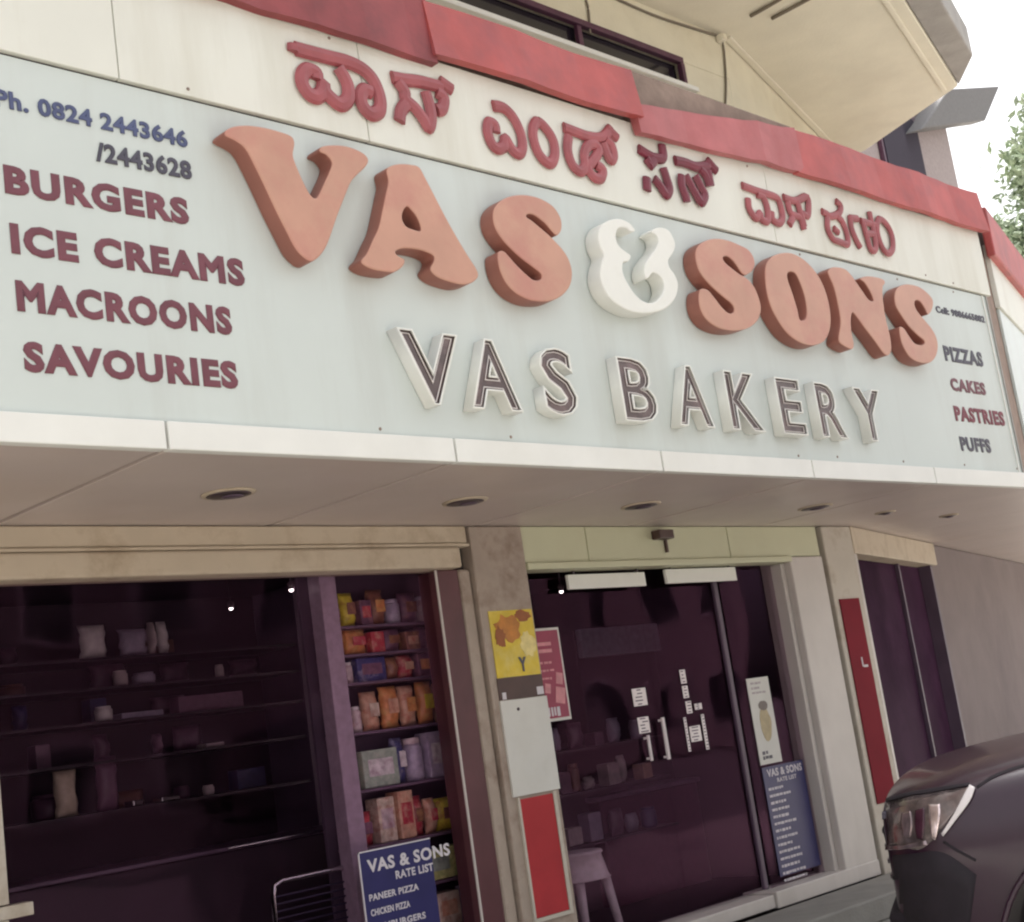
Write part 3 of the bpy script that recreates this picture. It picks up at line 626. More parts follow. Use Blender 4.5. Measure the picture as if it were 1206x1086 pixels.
t = sheet('notice_board', 'blank white notice board on the middle pillar above the red panel', 'notice board', PP, 4.835, 5.155, 1.155, 1.602, M['paper'], th=0.012)
mb = MB(); mb.lathe([(0.008, 0.012), (0.008, 0.016), (0.003, 0.018)], PP.at(4.945, 1.555), PP.n, 12); mb.build('nail', M['dark_metal'], t)
t = sheet('red_panel', 'bright red panel low on the middle pillar under the white notice board', 'panel', PP, 4.875, 5.10, 0.60, 1.14, M['red_panel'], th=0.008)
mb = MB(); mb.slab(PP, 4.86, 4.873, 0.58, 1.15, 0.0005, 0.012); mb.slab(PP, 5.102, 5.125, 0.58, 1.15, 0.0005, 0.012); mb.slab(PP, 4.874, 5.101, 0.58, 0.598, 0.0005, 0.012); mb.build('frame', M['pillar_light'], t)
P2p = planeY(4.884)
t = sheet('red_panel', 'tall crimson panel on the right pillar beside the side window', 'panel', P2p, 7.955, 8.185, 0.70, 1.975, M['crimson_panel'], th=0.008)
mb = MB(); mb.slab(P2p, 8.075, 8.088, 1.54, 1.60, 0.0082, 0.010); mb.slab(P2p, 8.089, 8.14, 1.535, 1.55, 0.0082, 0.010); mb.build('sticker', M['print_white'], t)
# crimson flyer on the door glass
GD = planeY(5.029)
t = sheet('flyer', 'crimson flyer with pastry photos taped to the door glass beside the middle pillar', 'poster', GD, 5.262, 5.475, 1.475, 1.945, M['paper'])
patch(t, 'print', M['magenta'], GD, 5.266, 5.462, 1.49, 1.932, 0.0042)
for zz in (1.855, 1.82): patch(t, 'printed_lines', M['pinkprint'], GD, 5.30, 5.40, zz, zz + 0.018, 0.0065, 0.001)
bars(t, M['pinkprint'], GD, 5.29, 5.42, 1.775, 3, 0.012, 0.028, 0.0065, 5)
for cu, cz, q in ((5.425, 1.685, 0.03), (5.415, 1.60, 0.042), (5.33, 1.64, 0.025)):
    mb = MB(); k = [(cu - q, cz - q * .8), (cu + q * .6, cz - q * 1.1), (cu + q, cz + q * .8), (cu - q * .6, cz + q * 1.1)]
    mb.hexa([GD.at(*p, 0.0065) for p in k] + [GD.at(*p, 0.0078) for p in k]); mb.build('pastry_photo', M['pinkprint'], t)
bars(t, M['print_white'], GD, 5.28, 5.45, 1.545, 1, 0.05, 0.01, 0.0065, 9)
# posters on the fixed glass beside the door
GS = planeY(5.009)
t = sheet('cake_poster', 'white poster with a jar picture on the door glass above the navy rate list', 'poster', GS, 6.995, 7.215, 1.06, 1.56, M['paper'])
blob(t, 'picture', tone('beige_print', (0.42, 0.34, 0.20)), GS, 7.115, 1.29, .055, .10, 0.0042, 2, rough=.06)
blob(t, 'picture', tone('grey_print', (0.16, 0.13, 0.12)), GS, 7.115, 1.395, .045, .028, 0.006, 3, rough=.05)
bars(t, tone('faint_print', (0.42, 0.36, 0.38)), GS, 7.03, 7.19, 1.535, 3, 0.014, 0.014, 0.0042, 4)
bars(t, M['slate_letter'], GS, 7.03, 7.15, 1.135, 2, 0.022, 0.006, 0.0042, 14)
t = sheet('rate_list', 'navy rate list with white lines on the door glass under the white poster', 'menu board', GS, 7.0, 7.42, 0.43, 1.045, M['navy'])
words('VAS & SONS', M['print_white'], GS, 7.04, 7.40, 0.985, 1.03, t, bold=0.035, depth=0.0012, base=0.0042)
words('RATE LIST', M['print_white'], GS, 7.13, 7.33, 0.948, 0.972, t, bold=0.03, depth=0.0012, base=0.0042)
bars(t, M['print_white'], GS, 7.03, 7.27, 0.925, 14, 0.016, 0.0235, 0.0042, 21)
# rate list in the left window
GW = planeY(4.961)
a = GW.uz(424, 1003); 
t = sheet('rate_list', 'navy rate list headed VAS & SONS low on the left shop window', 'menu board', GW, 3.955, 4.36, 0.45, 1.042, M['navy'])
mb = MB(); mb.slab(GW, 3.948, 3.954, 0.45, 1.048, 0.0005, 0.006); mb.slab(GW, 3.948, 4.36, 1.0425, 1.048, 0.0005, 0.006); mb.build('border', M['print_white'], t)
words('VAS & SONS', M['print_white'], GW, 3.99, 4.47, 0.955, 1.01, t, bold=0.035, depth=0.0015, base=0.0042)
words('RATE LIST', M['print_white'], GW, 4.14, 4.36, 0.905, 0.94, t, bold=0.03, depth=0.0015, base=0.0042)
for i, (w, x1) in enumerate((('PANEER PIZZA', 4.26), ('CHICKEN PIZZA', 4.20), ('HAMBURGERS', 4.28), ('SAMOSA', 4.18), ('VEG PUFFS', 4.24))):
    words(w, M['print_white'], GW, 3.98, x1, 0.84 - i * 0.062, 0.868 - i * 0.062, t, bold=0.03, depth=0.0015, base=0.0042)

# ================================================================== inside: shelf, goods, counter
SH = thing('display_shelf', 'mauve display shelf full of packets behind the right end of the shop window', 'shelf', (4.4, 5.4, 0.3))
mb = MB(); mb.box(4.045, 4.14, 5.12, 5.21, 0.30, 2.43); mb.build('side_panel', tone('mauve_panel', (0.36, 0.27, 0.34)), SH, 0.006)
mb = MB(); mb.box(5.06, 5.10, 5.13, 5.34, 0.30, 2.43); mb.build('side_panel', M['plum_mid'], SH, 0.006)
mb = MB(); mb.box(4.09, 5.058, 5.342, 5.36, 0.30, 2.43); mb.build('back_panel', M['plum_soft'], SH)
SZ = [0.62, 0.832, 1.045, 1.294, 1.55, 1.775, 1.905, 2.036]
for z in SZ:
    mb = MB(); mb.box(4.142, 5.058, 5.165, 5.341, z - 0.014, z); mb.build('shelf_board', M['plum_mid'], SH, 0.003)
def pouch(name, label, x0, x1, z0, h, y, m, m2=None, kind='packet'):
    """crimped snack pouch / carton standing at y"""
    d = 0.045; t = thing(name, label, kind, ((x0 + x1) / 2, y, z0))
    mb = MB(); cx = (x0 + x1) / 2; w = (x1 - x0) / 2
    if kind == 'box':
        mb.box(x0, x1, y - d, y + d, z0 + 0.001, z0 + h); mb.build('carton', m, t, 0.005)
        if m2: mb = MB(); mb.box(x0 + w * .3, x1 - w * .3, y - d - 0.0015, y - d - 0.0003, z0 + h * .3, z0 + h * .75); mb.build('printed_front', m2, t)
        return t
    if kind == 'jar':
        mb.lathe([(w * .9, 0.001), (w, 0.02), (w, h * .78), (w * .8, h * .86)], (cx, y, z0), (0, 0, 1), 20); mb.build('jar_body', m, t, smooth=True)
        mb = MB(); mb.lathe([(w * .84, h * .861), (w * .86, h * .87), (w * .86, h * .98), (w * .8, h)], (cx, y, z0), (0, 0, 1), 20); mb.build('lid', m2 or m, t, smooth=True)
        return t
    N, K = 6, 9; rows = []
    for i in range(K):
        s = i / (K - 1); b = d * math.sin(math.pi * min(max(s, 0.0), 1.0)) ** .6 * .8 + 0.003
        wob = random.uniform(-.006, .006)
        ring = []
        for j in range(N + 1):
            a = -1 + 2 * j / N; ring.append((cx + a * w * (1 - .06 * math.sin(math.pi * s)) + wob, y - b * (1 - a * a) ** .5 - .002, z0 + 0.001 + s * h))
        for j in range(N - 1, 0, -1):
            a = -1 + 2 * j / N; ring.append((cx + a * w * (1 - .06 * math.sin(math.pi * s)) + wob, y + b * (1 - a * a) ** .5 + .002, z0 + 0.001 + s * h))
        rows.append([mb.bm.verts.new(p) for p in ring])
    n = len(rows[0])
    for p, q in zip(rows, rows[1:]):
        for k in range(n): mb.bm.faces.new((p[k], p[(k + 1) % n], q[(k + 1) % n], q[k]))
    mb.bm.faces.new(rows[0][::-1]); mb.bm.faces.new(rows[-1]); mb.build('pouch', m, t, smooth=True)
    if m2:
        mb = MB(); mb.box(cx - w * .55, cx + w * .55, y - d * .8 - 0.010, y - d * .8 - 0.006, z0 + h * .35, z0 + h * .7); mb.build('printed_front', m2, t, 0.004)
    return t
col = dict(orange=(0.62, 0.25, 0.09), navy=(0.05, 0.05, 0.17), yellow=(0.70, 0.58, 0.06), brown=(0.22, 0.09, 0.06), pale=(0.55, 0.45, 0.45), cream=(0.62, 0.52, 0.40), green=(0.34, 0.42, 0.33), lilac=(0.38, 0.32, 0.42), red=(0.45, 0.05, 0.07), lime=(0.60, 0.62, 0.25), white=(0.68, 0.63, 0.62), plum=(0.17, 0.08, 0.13), tan=(0.58, 0.36, 0.24))
INK = dict(orange=(.75, .55, .2), navy=(.45, .42, .5), yellow=(.5, .12, .05), brown=(.5, .3, .12), pale=(.35, .1, .15), cream=(.4, .15, .1), green=(.6, .6, .5), lilac=(.55, .5, .55), red=(.7, .5, .35), lime=(.2, .35, .1), white=(.3, .12, .2), plum=(.4, .2, .2), tan=(.55, .12, .06))
def cm(k):
    if 'pack_' + k not in M: M['pack_' + k] = mat('pack_' + k, tuple(min(.8, q * 1.2) for q in col[k]), 0.3, 0.25, 30, 0.25, 60, stain=INK[k], stain_amt=0.95, stain_scale=26)
    return M['pack_' + k]
NTH = ['first', 'second', 'third', 'fourth', 'fifth', 'sixth', 'seventh', 'eighth', 'ninth', 'tenth', 'eleventh']
# rows from the top board down: (shelf height, name of the row, [(width, height, colour, print, kind)])
ROWS = [
 (2.036, 'topmost', [(.07, .13, 'brown', None, 'packet'), (.09, .16, 'yellow', 'brown', 'packet'), (.07, .12, 'plum', 'red', 'box'), (.10, .17, 'brown', 'orange', 'packet'), (.08, .12, 'lilac', None, 'jar'), (.12, .15, 'plum', 'brown', 'packet'), (.09, .13, 'pale', 'lilac', 'jar'), (.12, .16, 'brown', None, 'packet')]),
 (1.905, 'second', [(.06, .10, 'yellow', None, 'packet'), (.14, .118, 'orange', 'red', 'packet'), (.08, .10, 'red', None, 'box'), (.12, .11, 'plum', 'brown', 'packet'), (.09, .09, 'brown', 'tan', 'box'), (.10, .11, 'plum', None, 'packet'), (.12, .115, 'yellow', 'lime', 'packet'), (.10, .1, 'tan', None, 'packet')]),
 (1.775, 'third', [(.055, .11, 'white', 'pale', 'jar'), (.05, .10, 'pale', 'white', 'jar'), (.17, .112, 'navy', 'plum', 'box'), (.08, .105, 'brown', None, 'packet'), (.10, .11, 'red', 'tan', 'packet'), (.11, .11, 'plum', 'orange', 'box'), (.11, .113, 'yellow', 'orange', 'packet'), (.1, .1, 'tan', None, 'packet')]),
 (1.55, 'fourth', [(.06, .13, 'cream', 'white', 'jar'), (.055, .12, 'pale', 'white', 'jar'), (.10, .18, 'tan', 'cream', 'packet'), (.11, .195, 'orange', 'tan', 'packet'), (.10, .19, 'tan', 'orange', 'packet'), (.10, .2, 'orange', 'yellow', 'packet'), (.10, .185, 'tan', 'brown', 'packet'), (.10, .19, 'yellow', 'orange', 'packet'), (.1, .19, 'orange', None, 'packet')]),
 (1.294, 'fifth', [(.07, .19, 'cream', 'white', 'jar'), (.21, .17, 'green', 'white', 'box'), (.07, .21, 'navy', 'white', 'packet'), (.10, .20, 'lilac', 'pale', 'jar'), (.13, .215, 'lilac', 'white', 'box'), (.09, .19, 'pale', 'lilac', 'jar'), (.12, .21, 'lilac', 'plum', 'box'), (.1, .19, 'white', None, 'packet')]),
 (1.045, 'sixth', [(.13, .15, 'red', 'plum', 'packet'), (.10, .20, 'cream', 'pale', 'box'), (.09, .215, 'tan', 'red', 'box'), (.08, .18, 'red', 'brown', 'packet'), (.07, .16, 'tan', 'red', 'packet'), (.14, .15, 'yellow', 'brown', 'packet'), (.12, .18, 'yellow', 'lime', 'packet'), (.1, .17, 'pale', None, 'jar')]),
 (0.832, 'seventh', [(.09, .14, 'lilac', None, 'jar'), (.12, .15, 'green', 'lime', 'box'), (.10, .17, 'brown', 'green', 'packet'), (.22, .135, 'lime', 'green', 'box'), (.20, .14, 'lime', 'cream', 'box'), (.1, .14, 'yellow', None, 'packet')]),
 (0.62, 'lowest', [(.10, .16, 'plum', None, 'packet'), (.14, .15, 'lilac', 'white', 'box'), (.16, .17, 'pale', 'cream', 'box'), (.14, .15, 'cream', 'tan', 'box'), (.16, .16, 'lilac', None, 'packet'), (.14, .15, 'pale', None, 'box')]),
]
for zs, rowname, items in ROWS:
    x = 4.15 + random.uniform(0, .01)
    for k, (w, h, c, c2, kind) in enumerate(items):
        if x + w > 5.05: break
        nm = {'packet': 'snack_packet', 'box': 'carton_pack', 'jar': 'sweet_jar'}[kind]
        word = {'packet': 'packet', 'box': 'carton', 'jar': 'jar'}[kind]
        cn_ = {'lime': 'lime green', 'pale': 'pale pink', 'navy': 'navy blue', 'plum': 'dark plum', 'green': 'pale green'}.get(c, c)
        pouch(nm, '%s %s, %s from the left on the %s board of the mauve shelf' % (cn_, word, NTH[k], rowname), x, x + w, zs, h, 5.235 + random.uniform(0, .02), cm(c), cm(c2) if c2 else None, kind)
        x += w + random.uniform(.004, .012)
# glass counter inside the left window with a bright front edge
CT = thing('display_counter', 'dark glass display counter with bright steel edge behind the left shop window', 'counter', (3.2, 6.1, 0.3))
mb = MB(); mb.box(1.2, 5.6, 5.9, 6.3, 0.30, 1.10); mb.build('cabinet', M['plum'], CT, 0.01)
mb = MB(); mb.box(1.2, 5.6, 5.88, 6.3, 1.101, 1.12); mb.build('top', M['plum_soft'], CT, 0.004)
mb = MB(); mb.tube([(3.92, 5.872, 1.113), (5.6, 5.872, 1.113)], 0.0055); mb.build('edge_rail', M['steel'], CT, smooth=True)
# back shelves with dim goods
BS = thing('back_shelf', 'dim wall shelf behind the counter, seen through the left shop window', 'shelf', (4.0, 6.6, 0.3))
for z in (1.36, 1.60, 1.79, 1.955, 2.10):
    mb = MB(); mb.box(2.6, 4.86, 6.42, 6.78, z - 0.014, z); mb.build('shelf_board', tone('dim_board', (0.022, 0.010, 0.018)), BS)
mb = MB(); mb.box(4.862, 4.89, 6.40, 6.78, 0.3, 2.42); mb.build('side_panel', M['plum_soft'], BS)
mb = MB(); mb.box(2.6, 4.86, 6.782, 6.80, 0.3, 2.42); mb.build('back_panel', M['plum'], BS)
PB = planeY(6.5)
DIM = [('dim_packet', 'packet', 96, 128, 770, .17, 'white', 'pale square packet hanging high behind the left window'), ('dim_packet', 'packet', 142, 176, 766, .14, 'lilac', 'wide lilac packet on the top back board'), ('dim_packet', 'packet', 178, 186, 768, .17, 'pale', 'slim pale packet on the top back board'), ('dim_packet', 'packet', 189, 200, 766, .17, 'white', 'slim white packet on the top back board'),
 ('tub', 'jar', 136, 152, 800, .08, 'pale', 'low pale tub on the second back board'), ('tub', 'jar', 160, 184, 803, .06, 'lilac', 'wide lilac tub on the second back board'), ('tub', 'jar', 257, 266, 796, .07, 'pale', 'tiny pale tub alone on the second back board'),
 ('tub', 'jar', 115, 134, 843, .075, 'white', 'bright white tub on the third back board'), ('tray', 'box', 140, 190, 842, .03, 'lilac', 'flat lilac tray beside the white tub'), ('tray', 'box', 208, 285, 838, .085, 'plum', 'long grey plum box on the third back board'), ('tub', 'jar', 274, 282, 822, .05, 'tan', 'tiny tan tub on the long plum box end'),
 ('tray', 'box', 240, 262, 884, .02, 'pale', 'thin pale tray on the fourth back board'), ('tub', 'jar', 240, 252, 912, .05, 'pale', 'small pale cup on the lowest back board'), ('dim_packet', 'packet', 186, 196, 912, .10, 'plum', 'dark plum packet on the fourth back board'),
 ('tray', 'box', 154, 166, 945, .03, 'white', 'small white tray end on the lowest back board'), ('tray', 'box', 188, 210, 947, .025, 'white', 'flat white tray beside the small tray end'), ('dim_packet', 'packet', 70, 98, 990, .22, 'cream', 'tall cream packet at the left end of the lowest back board'), ('dim_packet', 'packet', 120, 146, 980, .26, 'plum', 'tall dark plum packet right of the tall cream one')]
BZ = (1.36, 1.60, 1.79, 1.955, 2.10)
NTH2 = ['nearest the left frame', 'left of the middle', 'right of the middle', 'nearest the mauve panel']
rz_ = random.Random(77)
for bi, (z, nm_) in enumerate(((2.10, 'top'), (1.955, 'second'), (1.79, 'third'), (1.60, 'fourth'), (1.36, 'lowest'))):
    for q in range(4):
        if rz_.random() < .2: continue
        xx = 3.30 + q * .40 + rz_.uniform(-.1, .1); w_ = rz_.uniform(.06, .22); kind = rz_.choice(['packet', 'jar', 'packet', 'box']); c = rz_.choice(['plum', 'brown', 'plum', 'navy', 'brown', 'lilac'])
        pouch({'packet': 'dim_packet', 'jar': 'tub', 'box': 'carton_pack'}[kind], 'very dim %s %s at the back of the %s back board, %s' % (c, {'packet': 'packet', 'jar': 'tub', 'box': 'carton'}[kind], nm_, NTH2[q]), xx, xx + w_, z, rz_.uniform(.06, .15), 6.68, tone('dusk_' + c, tuple(k_ * .6 for k_ in col[c])), None, kind)  # goods palette darkened; the dimness at the back is put into the colour
for nm, kind, xa, xb, yb, h, c, lab in DIM:
    ua = PB.uz(xa, yb)[0]; ub, z_ = PB.uz(xb, yb); zs = min(BZ, key=lambda q: abs(q - z_))
    pouch(nm, lab, ua, ub, zs, h, 6.52, M['steel'] if nm == 'tray' and c == 'white' else tone('dim_' + c, tuple(q * .85 for q in col[c])), None, kind)  # palette scaled down so the shop's dimness is in the colour
for lab, x, y, Y in (('tiny lit lamp on the shop ceiling beside the mauve shelf panel', 343, 694, 5.25), ('tiny lit lamp far back on the shop ceiling behind the left window', 272, 716, 6.2), ('tiny lit lamp at the left end of the left strip board inside the door', 661, 696, 5.12)):
    p = planeY(Y).hit(x, y); L = thing('ceiling_spot', lab, 'lamp', p, 'tiny lit lamps inside the shop')
    mb = MB(); mb.lathe([(0.012, 0.0), (0.018, 0.012), (0.018, 0.03), (0.008, 0.034)], p, (0, 0, 1), 12); mb.build('lamp_holder', M['dark_metal'], L, smooth=True)
    mb = MB(); mb.lathe([(0.003, -0.012), (0.009, -0.008), (0.011, -0.001)], p, (0, 0, 1), 12)
    if 'bulb' not in M:
        M['bulb'] = mat('lit_bulb', (0.8, 0.8, 0.8)); e = M['bulb'].node_tree.nodes['Principled BSDF']; e.inputs['Emission Color'].default_value = (1, .93, .85, 1); e.inputs['Emission Strength'].default_value = 3.0
    mb.build('bulb', M['bulb'], L, smooth=True)
    mb = MB(); mb.tube([(p.x, p.y, p.z + .0345), (p.x, p.y, 2.458)], 0.003, 6); mb.build('stem', M['dark_metal'], L)
# steel chair back inside the window
CH = thing('steel_chair', 'steel tube chair with dark woven back behind the left shop window', 'chair', (3.75, 5.4, 0.293))
PC = planeY(5.2)
q = [PC.uz(*p) for p in ((352, 1033), (395, 1034), (408, 1040), (415, 1052), (421, 1090))]
xr, zt = q[3][0], q[0][1]
xl = xr - 0.42
mb = MB(); mb.tube([(xl, 5.2, 0.293), (xl, 5.2, zt - .05), (xl + .012, 5.2, zt - .015), (xl + .05, 5.2, zt), (xr - .05, 5.2, zt), (xr - .012, 5.2, zt - .015), (xr, 5.2, zt - .05), (xr, 5.2, 0.293)], 0.0125, 10); mb.build('back_frame', M['steel'], CH, smooth=True)
mb = MB()
for i in range(9): mb.tube([(xl + .012, 5.198, zt - .06 - i * .03), (xr - .012, 5.198, zt - .06 - i * .03)], 0.004, 6)
mb.build('backrest', tone('woven_navy', (0.03, 0.02, 0.05)), CH)
mb = MB(); mb.box(xl - .01, xr + .01, 5.22, 5.62, 0.43, 0.46); mb.build('seat', tone('woven_navy', (0.03, 0.02, 0.05)), CH, 0.012)
for x in (xl, xr):
    mb = MB(); mb.tube([(x, 5.6, 0.293), (x, 5.6, 0.428)], 0.0125, 10); mb.build('leg', M['steel'], CH, smooth=True)
# inside the entrance
PI = planeY(5.6)
PH = thing('cooler_header', 'pale grey header panel of a drinks cooler seen through the door glass', 'cooler', (6.3, 6.6, 0.3))
PQ = planeY(6.4)
a = PQ.uz(685, 757); b = PQ.uz(778, 757)
mb = MB(); mb.box(a[0], b[0], 6.4, 6.45, a[1] - 0.10, a[1] + .09); mb.build('header', tone('dull_blue_grey', (0.20, 0.21, 0.25)), PH, 0.01)
mb = MB(); mb.box(a[0], b[0], 6.46, 7.0, 0.30, a[1] + .09); mb.build('cabinet', M['plum'], PH, 0.01)
SP = planeY(5.029)
def sticker(label, boxes, dark=(), cat='sticker'):
    us = [SP.uz(x, y) for x, y, w, h in boxes]
    t = thing('door_sticker', label, cat, (us[0][0], 5.029, us[-1][1]), 'white stickers on the glass doors')
    for (x, y, w, h), (u_, z_) in zip(boxes, us):
        ww, hh = w / 185, h / 235
        mb = MB(); mb.slab(SP, u_ - ww / 2, u_ + ww / 2, z_ - hh / 2, z_ + hh / 2, 0.0005, 0.003); st_ = mb.build('sheet', M['lens_white'], t)
        rr = random.Random(int(x * 7 + y)); mb = MB()
        for k in range(max(3, int(h / 4))):
            zz = z_ - hh / 2 + hh * (k + .35) / max(3, int(h / 4)); q0 = rr.uniform(.08, .4); q1 = rr.uniform(.55, .92)
            mb.slab(SP, u_ - ww / 2 + ww * q0, u_ - ww / 2 + ww * q1, zz, zz + 0.006, 0.0032, 0.0042)
        mb.build('printed_lines', M['plum_soft'], st_)
    return t
sticker('two small white stickers one above the other on the left glass door', [(753, 821, 21, 22), (758, 854, 17, 20)])
sticker('tall narrow white lettered sticker on the right glass door', [(804, 797, 9, 18), (807, 815, 9, 16), (811, 833, 9, 16)])
sticker('square white sticker with two side strips low on the right glass door', [(822, 832, 12, 8), (819, 864, 18, 20), (809, 865, 4, 44), (830, 862, 5, 46)])
# stool just inside the door by the pillar
ST = thing('plastic_stool', 'pale plastic stool standing inside the entrance beside the middle pillar', 'stool', (5.42, 5.3, 0.293))
PSt = planeY(5.3); a = PSt.uz(676, 1004)
cx_, zt = a[0] , a[1]
mb = MB(); mb.lathe([(0.175, -0.14), (0.165, -0.13), (0.14, -0.02), (0.15, -0.012), (0.145, 0.0), (0.11, 0.004)], (cx_, 5.3, zt), (0, 0, 1), 24); mb.build('seat', tone('dull_plastic', (0.36, 0.32, 0.33)), ST, smooth=True)
for sx, sy in ((-1, -1), (1, -1), (1, 1), (-1, 1)):
    mb = MB(); mb.tube([(cx_ + sx * .10, 5.3 + sy * .10, zt - .13), (cx_ + sx * .14, 5.3 + sy * .14, 0.294)], [0.026, 0.019], 8); mb.build('leg', tone('dull_plastic', (0.36, 0.32, 0.33)), ST, smooth=True)
# counter deep in the entrance with small dim goods
EC = thing('sales_counter', 'low dark sales counter deep inside the entrance', 'counter', (6.4, 6.9, 0.3))
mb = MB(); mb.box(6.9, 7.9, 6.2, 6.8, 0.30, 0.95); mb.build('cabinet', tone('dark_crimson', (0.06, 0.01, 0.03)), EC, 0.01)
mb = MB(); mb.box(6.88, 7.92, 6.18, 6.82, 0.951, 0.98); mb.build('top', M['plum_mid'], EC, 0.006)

ES = thing('gondola_shelf', 'dim low shelf with small goods inside the entrance behind the left glass door', 'shelf', (6.2, 6.0, 0.3))
for z in (0.75, 1.05, 1.30):
    mb = MB(); mb.box(5.35, 7.3, 5.92, 6.3, z - 0.014, z); mb.build('shelf_board', tone('dim_board', (0.022, 0.010, 0.018)), ES)
mb = MB(); mb.box(5.35, 7.3, 6.302, 6.33, 0.3, 1.34); mb.build('back_panel', M['plum'], ES)
rq = random.Random(31)
for zs, rowname in ((1.30, 'top'), (1.05, 'middle'), (0.75, 'low')):
    x = 5.5; k = 0
    while x < 7.1:
        w = rq.uniform(.06, .16); kind = rq.choice(['packet', 'box', 'jar']); c = rq.choice(['plum', 'brown', 'red', 'lilac', 'navy', 'tan', 'plum', 'pale'])
        if k < 11: pouch({'packet': 'snack_packet', 'box': 'carton_pack', 'jar': 'sweet_jar'}[kind], 'dim %s %s, %s from the left on the %s board inside the entrance' % (c, {'packet': 'packet', 'box': 'carton', 'jar': 'jar'}[kind], NTH[k], rowname), x, x + w, zs, rq.uniform(.07, .17), 6.0, tone('dimmer_' + c, tuple(q * .45 for q in col[c])), None, kind)  # darker copy of the goods palette; the entrance gloom lies in the colour
        x += w + rq.uniform(.02, .16); k += 1
# ================================================================== cables on the upper wall
def cable(label, pts, r=0.006):
    t = MB(); t.tube(smooth_path(pts, 5), r, 6); return tag(t.build('cable', M['wire'], smooth=True), label, 'cable')
PU = planeY(4.915)
def onU(x, y): p = PU.hit(x, y); return tuple(p)
cable('thin cable drooping down the upper corner below the slab', [onU(850, 44), onU(853, 62), onU(855, 100), onU(854, 130)], 0.008)
cable('thin cable on the cream upper wall left of the corner', [onU(690, 0), onU(693, 12), onU(695, 40)], 0.008)
cable('thin cable running along the top of the upper wall to the corner', [onU(720, -4), onU(770, 18), onU(812, 32), onU(848, 43)], 0.009)
def onS(x, y):
    d = ray(x, y); p = EYE + d * ((5.838 - EYE.z) / d.z); return tuple(p)
cable('thin conduit under the slab near the top of the picture, left of the pair', [onS(884, 19), onS(902, 9), onS(926, -5)], 0.012)
cable('thin conduit under the slab near the top of the picture, right of the pair', [onS(909, 22), onS(930, 11), onS(958, -4)], 0.012)
jb = thing('junction_box', 'small cream junction box where cables meet on the upper corner', 'junction box', onU(848, 42))
p = onU(848, 42)
mb = MB(); mb.box(p[0] - .05, p[0] + .0, 4.87, 4.92, p[2] - .06, p[2] - .01); mb.build('box', M['slab'], jb, 0.006)
mb = MB(); mb.box(p[0] - .045, p[0] - .005, 4.862, 4.869, p[2] - .055, p[2] - .015); mb.build('cover', M['cream_wall'], jb, 0.003)

# ================================================================== neighbouring building and tree
d = ray(1100, 190); d = d * (18 / math.hypot(d.x, d.y))
NP = Plane((d.x, d.y, 0), (WU[0], WU[1], 0))
NB = thing('neighbouring_building', 'beige neighbouring house with grey sloping sunshade beyond the red canopy corner', 'building', NP.at(0, 0, -2))
zt = NP.uz(1120, 140)[1]
ur = NP.uz(1128, 215)[0]
mb = MB(); mb.slab(NP, -5, ur, 0, zt, -6, 0); mb.build('wall', tone('mauve_house', (0.33, 0.275, 0.27), 0.8), NB, 0.02)
wa = NP.uz(1042, 170); wb = NP.uz(1084, 196)
mb = MB(); mb.slab(NP, wa[0] - .4, wb[0], wb[1] - 1.4, wa[1] + .9, 0.002, 0.05); nw = mb.build('window', tone('plum_frame', (0.09, 0.03, 0.06)), NB, 0.01)
mb = MB(); mb.slab(NP, wa[0] - .32, wb[0] - .08, wb[1] - 1.3, wa[1] + .8, 0.051, 0.06); mb.build('pane', tone('dark_opening', (0.02, 0.012, 0.03), 0.9), nw)
z0 = NP.uz(1136, 148)[1]
mb = MB(); a_ = NP.at
q1, q2, q3, q4 = NP.uz(1060, 160), NP.uz(1141, 148), NP.uz(1160, 107), NP.uz(1095, 112)
mb.hexa([a_(*q1, .25), a_(*q2, .25), a_(*q2, .02), a_(*q1, .02), a_(*q4, .25), a_(*q3, .25), a_(*q3, .02), a_(*q4, .02)])
mb.build('sunshade', tone('dark_grey_shade', (0.15, 0.145, 0.145), 0.8), NB, 0.02)

def tree(label, base, height, spread, seed, leaves):
    rnd = random.Random(seed)
    T = thing('tree', label, 'tree', base)
    b0 = Vector(base)
    mb = MB(); top = b0 + Vector((0.3, 0.2, height * .6))
    mb.tube([b0, b0 + Vector((0.1, 0, height * .25)), b0 + Vector((0.0, .1, height * .45)), top], [.22, .17, .12, .06], 9)
    clumps = []
    for i in range(16):
        a = rnd.uniform(0, 6.28); st_ = b0 + Vector((0.05, .05, height * rnd.uniform(.62, .72)))
        e = b0 + Vector((math.cos(a) * spread * rnd.uniform(.3, .95), math.sin(a) * spread * rnd.uniform(.3, .95), height * rnd.uniform(.72, .99)))
        mb.tube([st_, (st_ + e) / 2 + Vector((0, 0, .2)), e], [.07, .045, .015], 6); clumps.append(e)
        clumps.append((st_ + e * 2) / 3 + Vector((rnd.uniform(-.4, .4), rnd.uniform(-.4, .4), .3)))
    mb.build('trunk', M['bark'], T, smooth=True)
    lv = MB()
    for i in range(leaves):
        c = rnd.choice(clumps); k = spread * .30
        p = c + Vector((rnd.gauss(0, k * .5), rnd.gauss(0, k * .5), rnd.gauss(0, k * .42)))
        n = Vector((rnd.gauss(0, 1), rnd.gauss(0, 1), rnd.gauss(.6, 1))).normalized(); s_ = n.orthogonal().normalized(); s_.rotate(Matrix.Rotation(rnd.uniform(0, 6.28), 3, n)); q_ = n.cross(s_)
        L = rnd.uniform(.07, .14); w = L * .4
        lv.bm.faces.new([lv.bm.verts.new(x) for x in (p - s_ * L, p + q_ * w + n * .02, p + s_ * L, p - q_ * w + n * .02)])
    lv.build('crown', M['hazy_leaf'], T)
    return T
d = ray(1199, 205); d = d * (32 / math.hypot(d.x, d.y))
zc = 1.45 + d.z
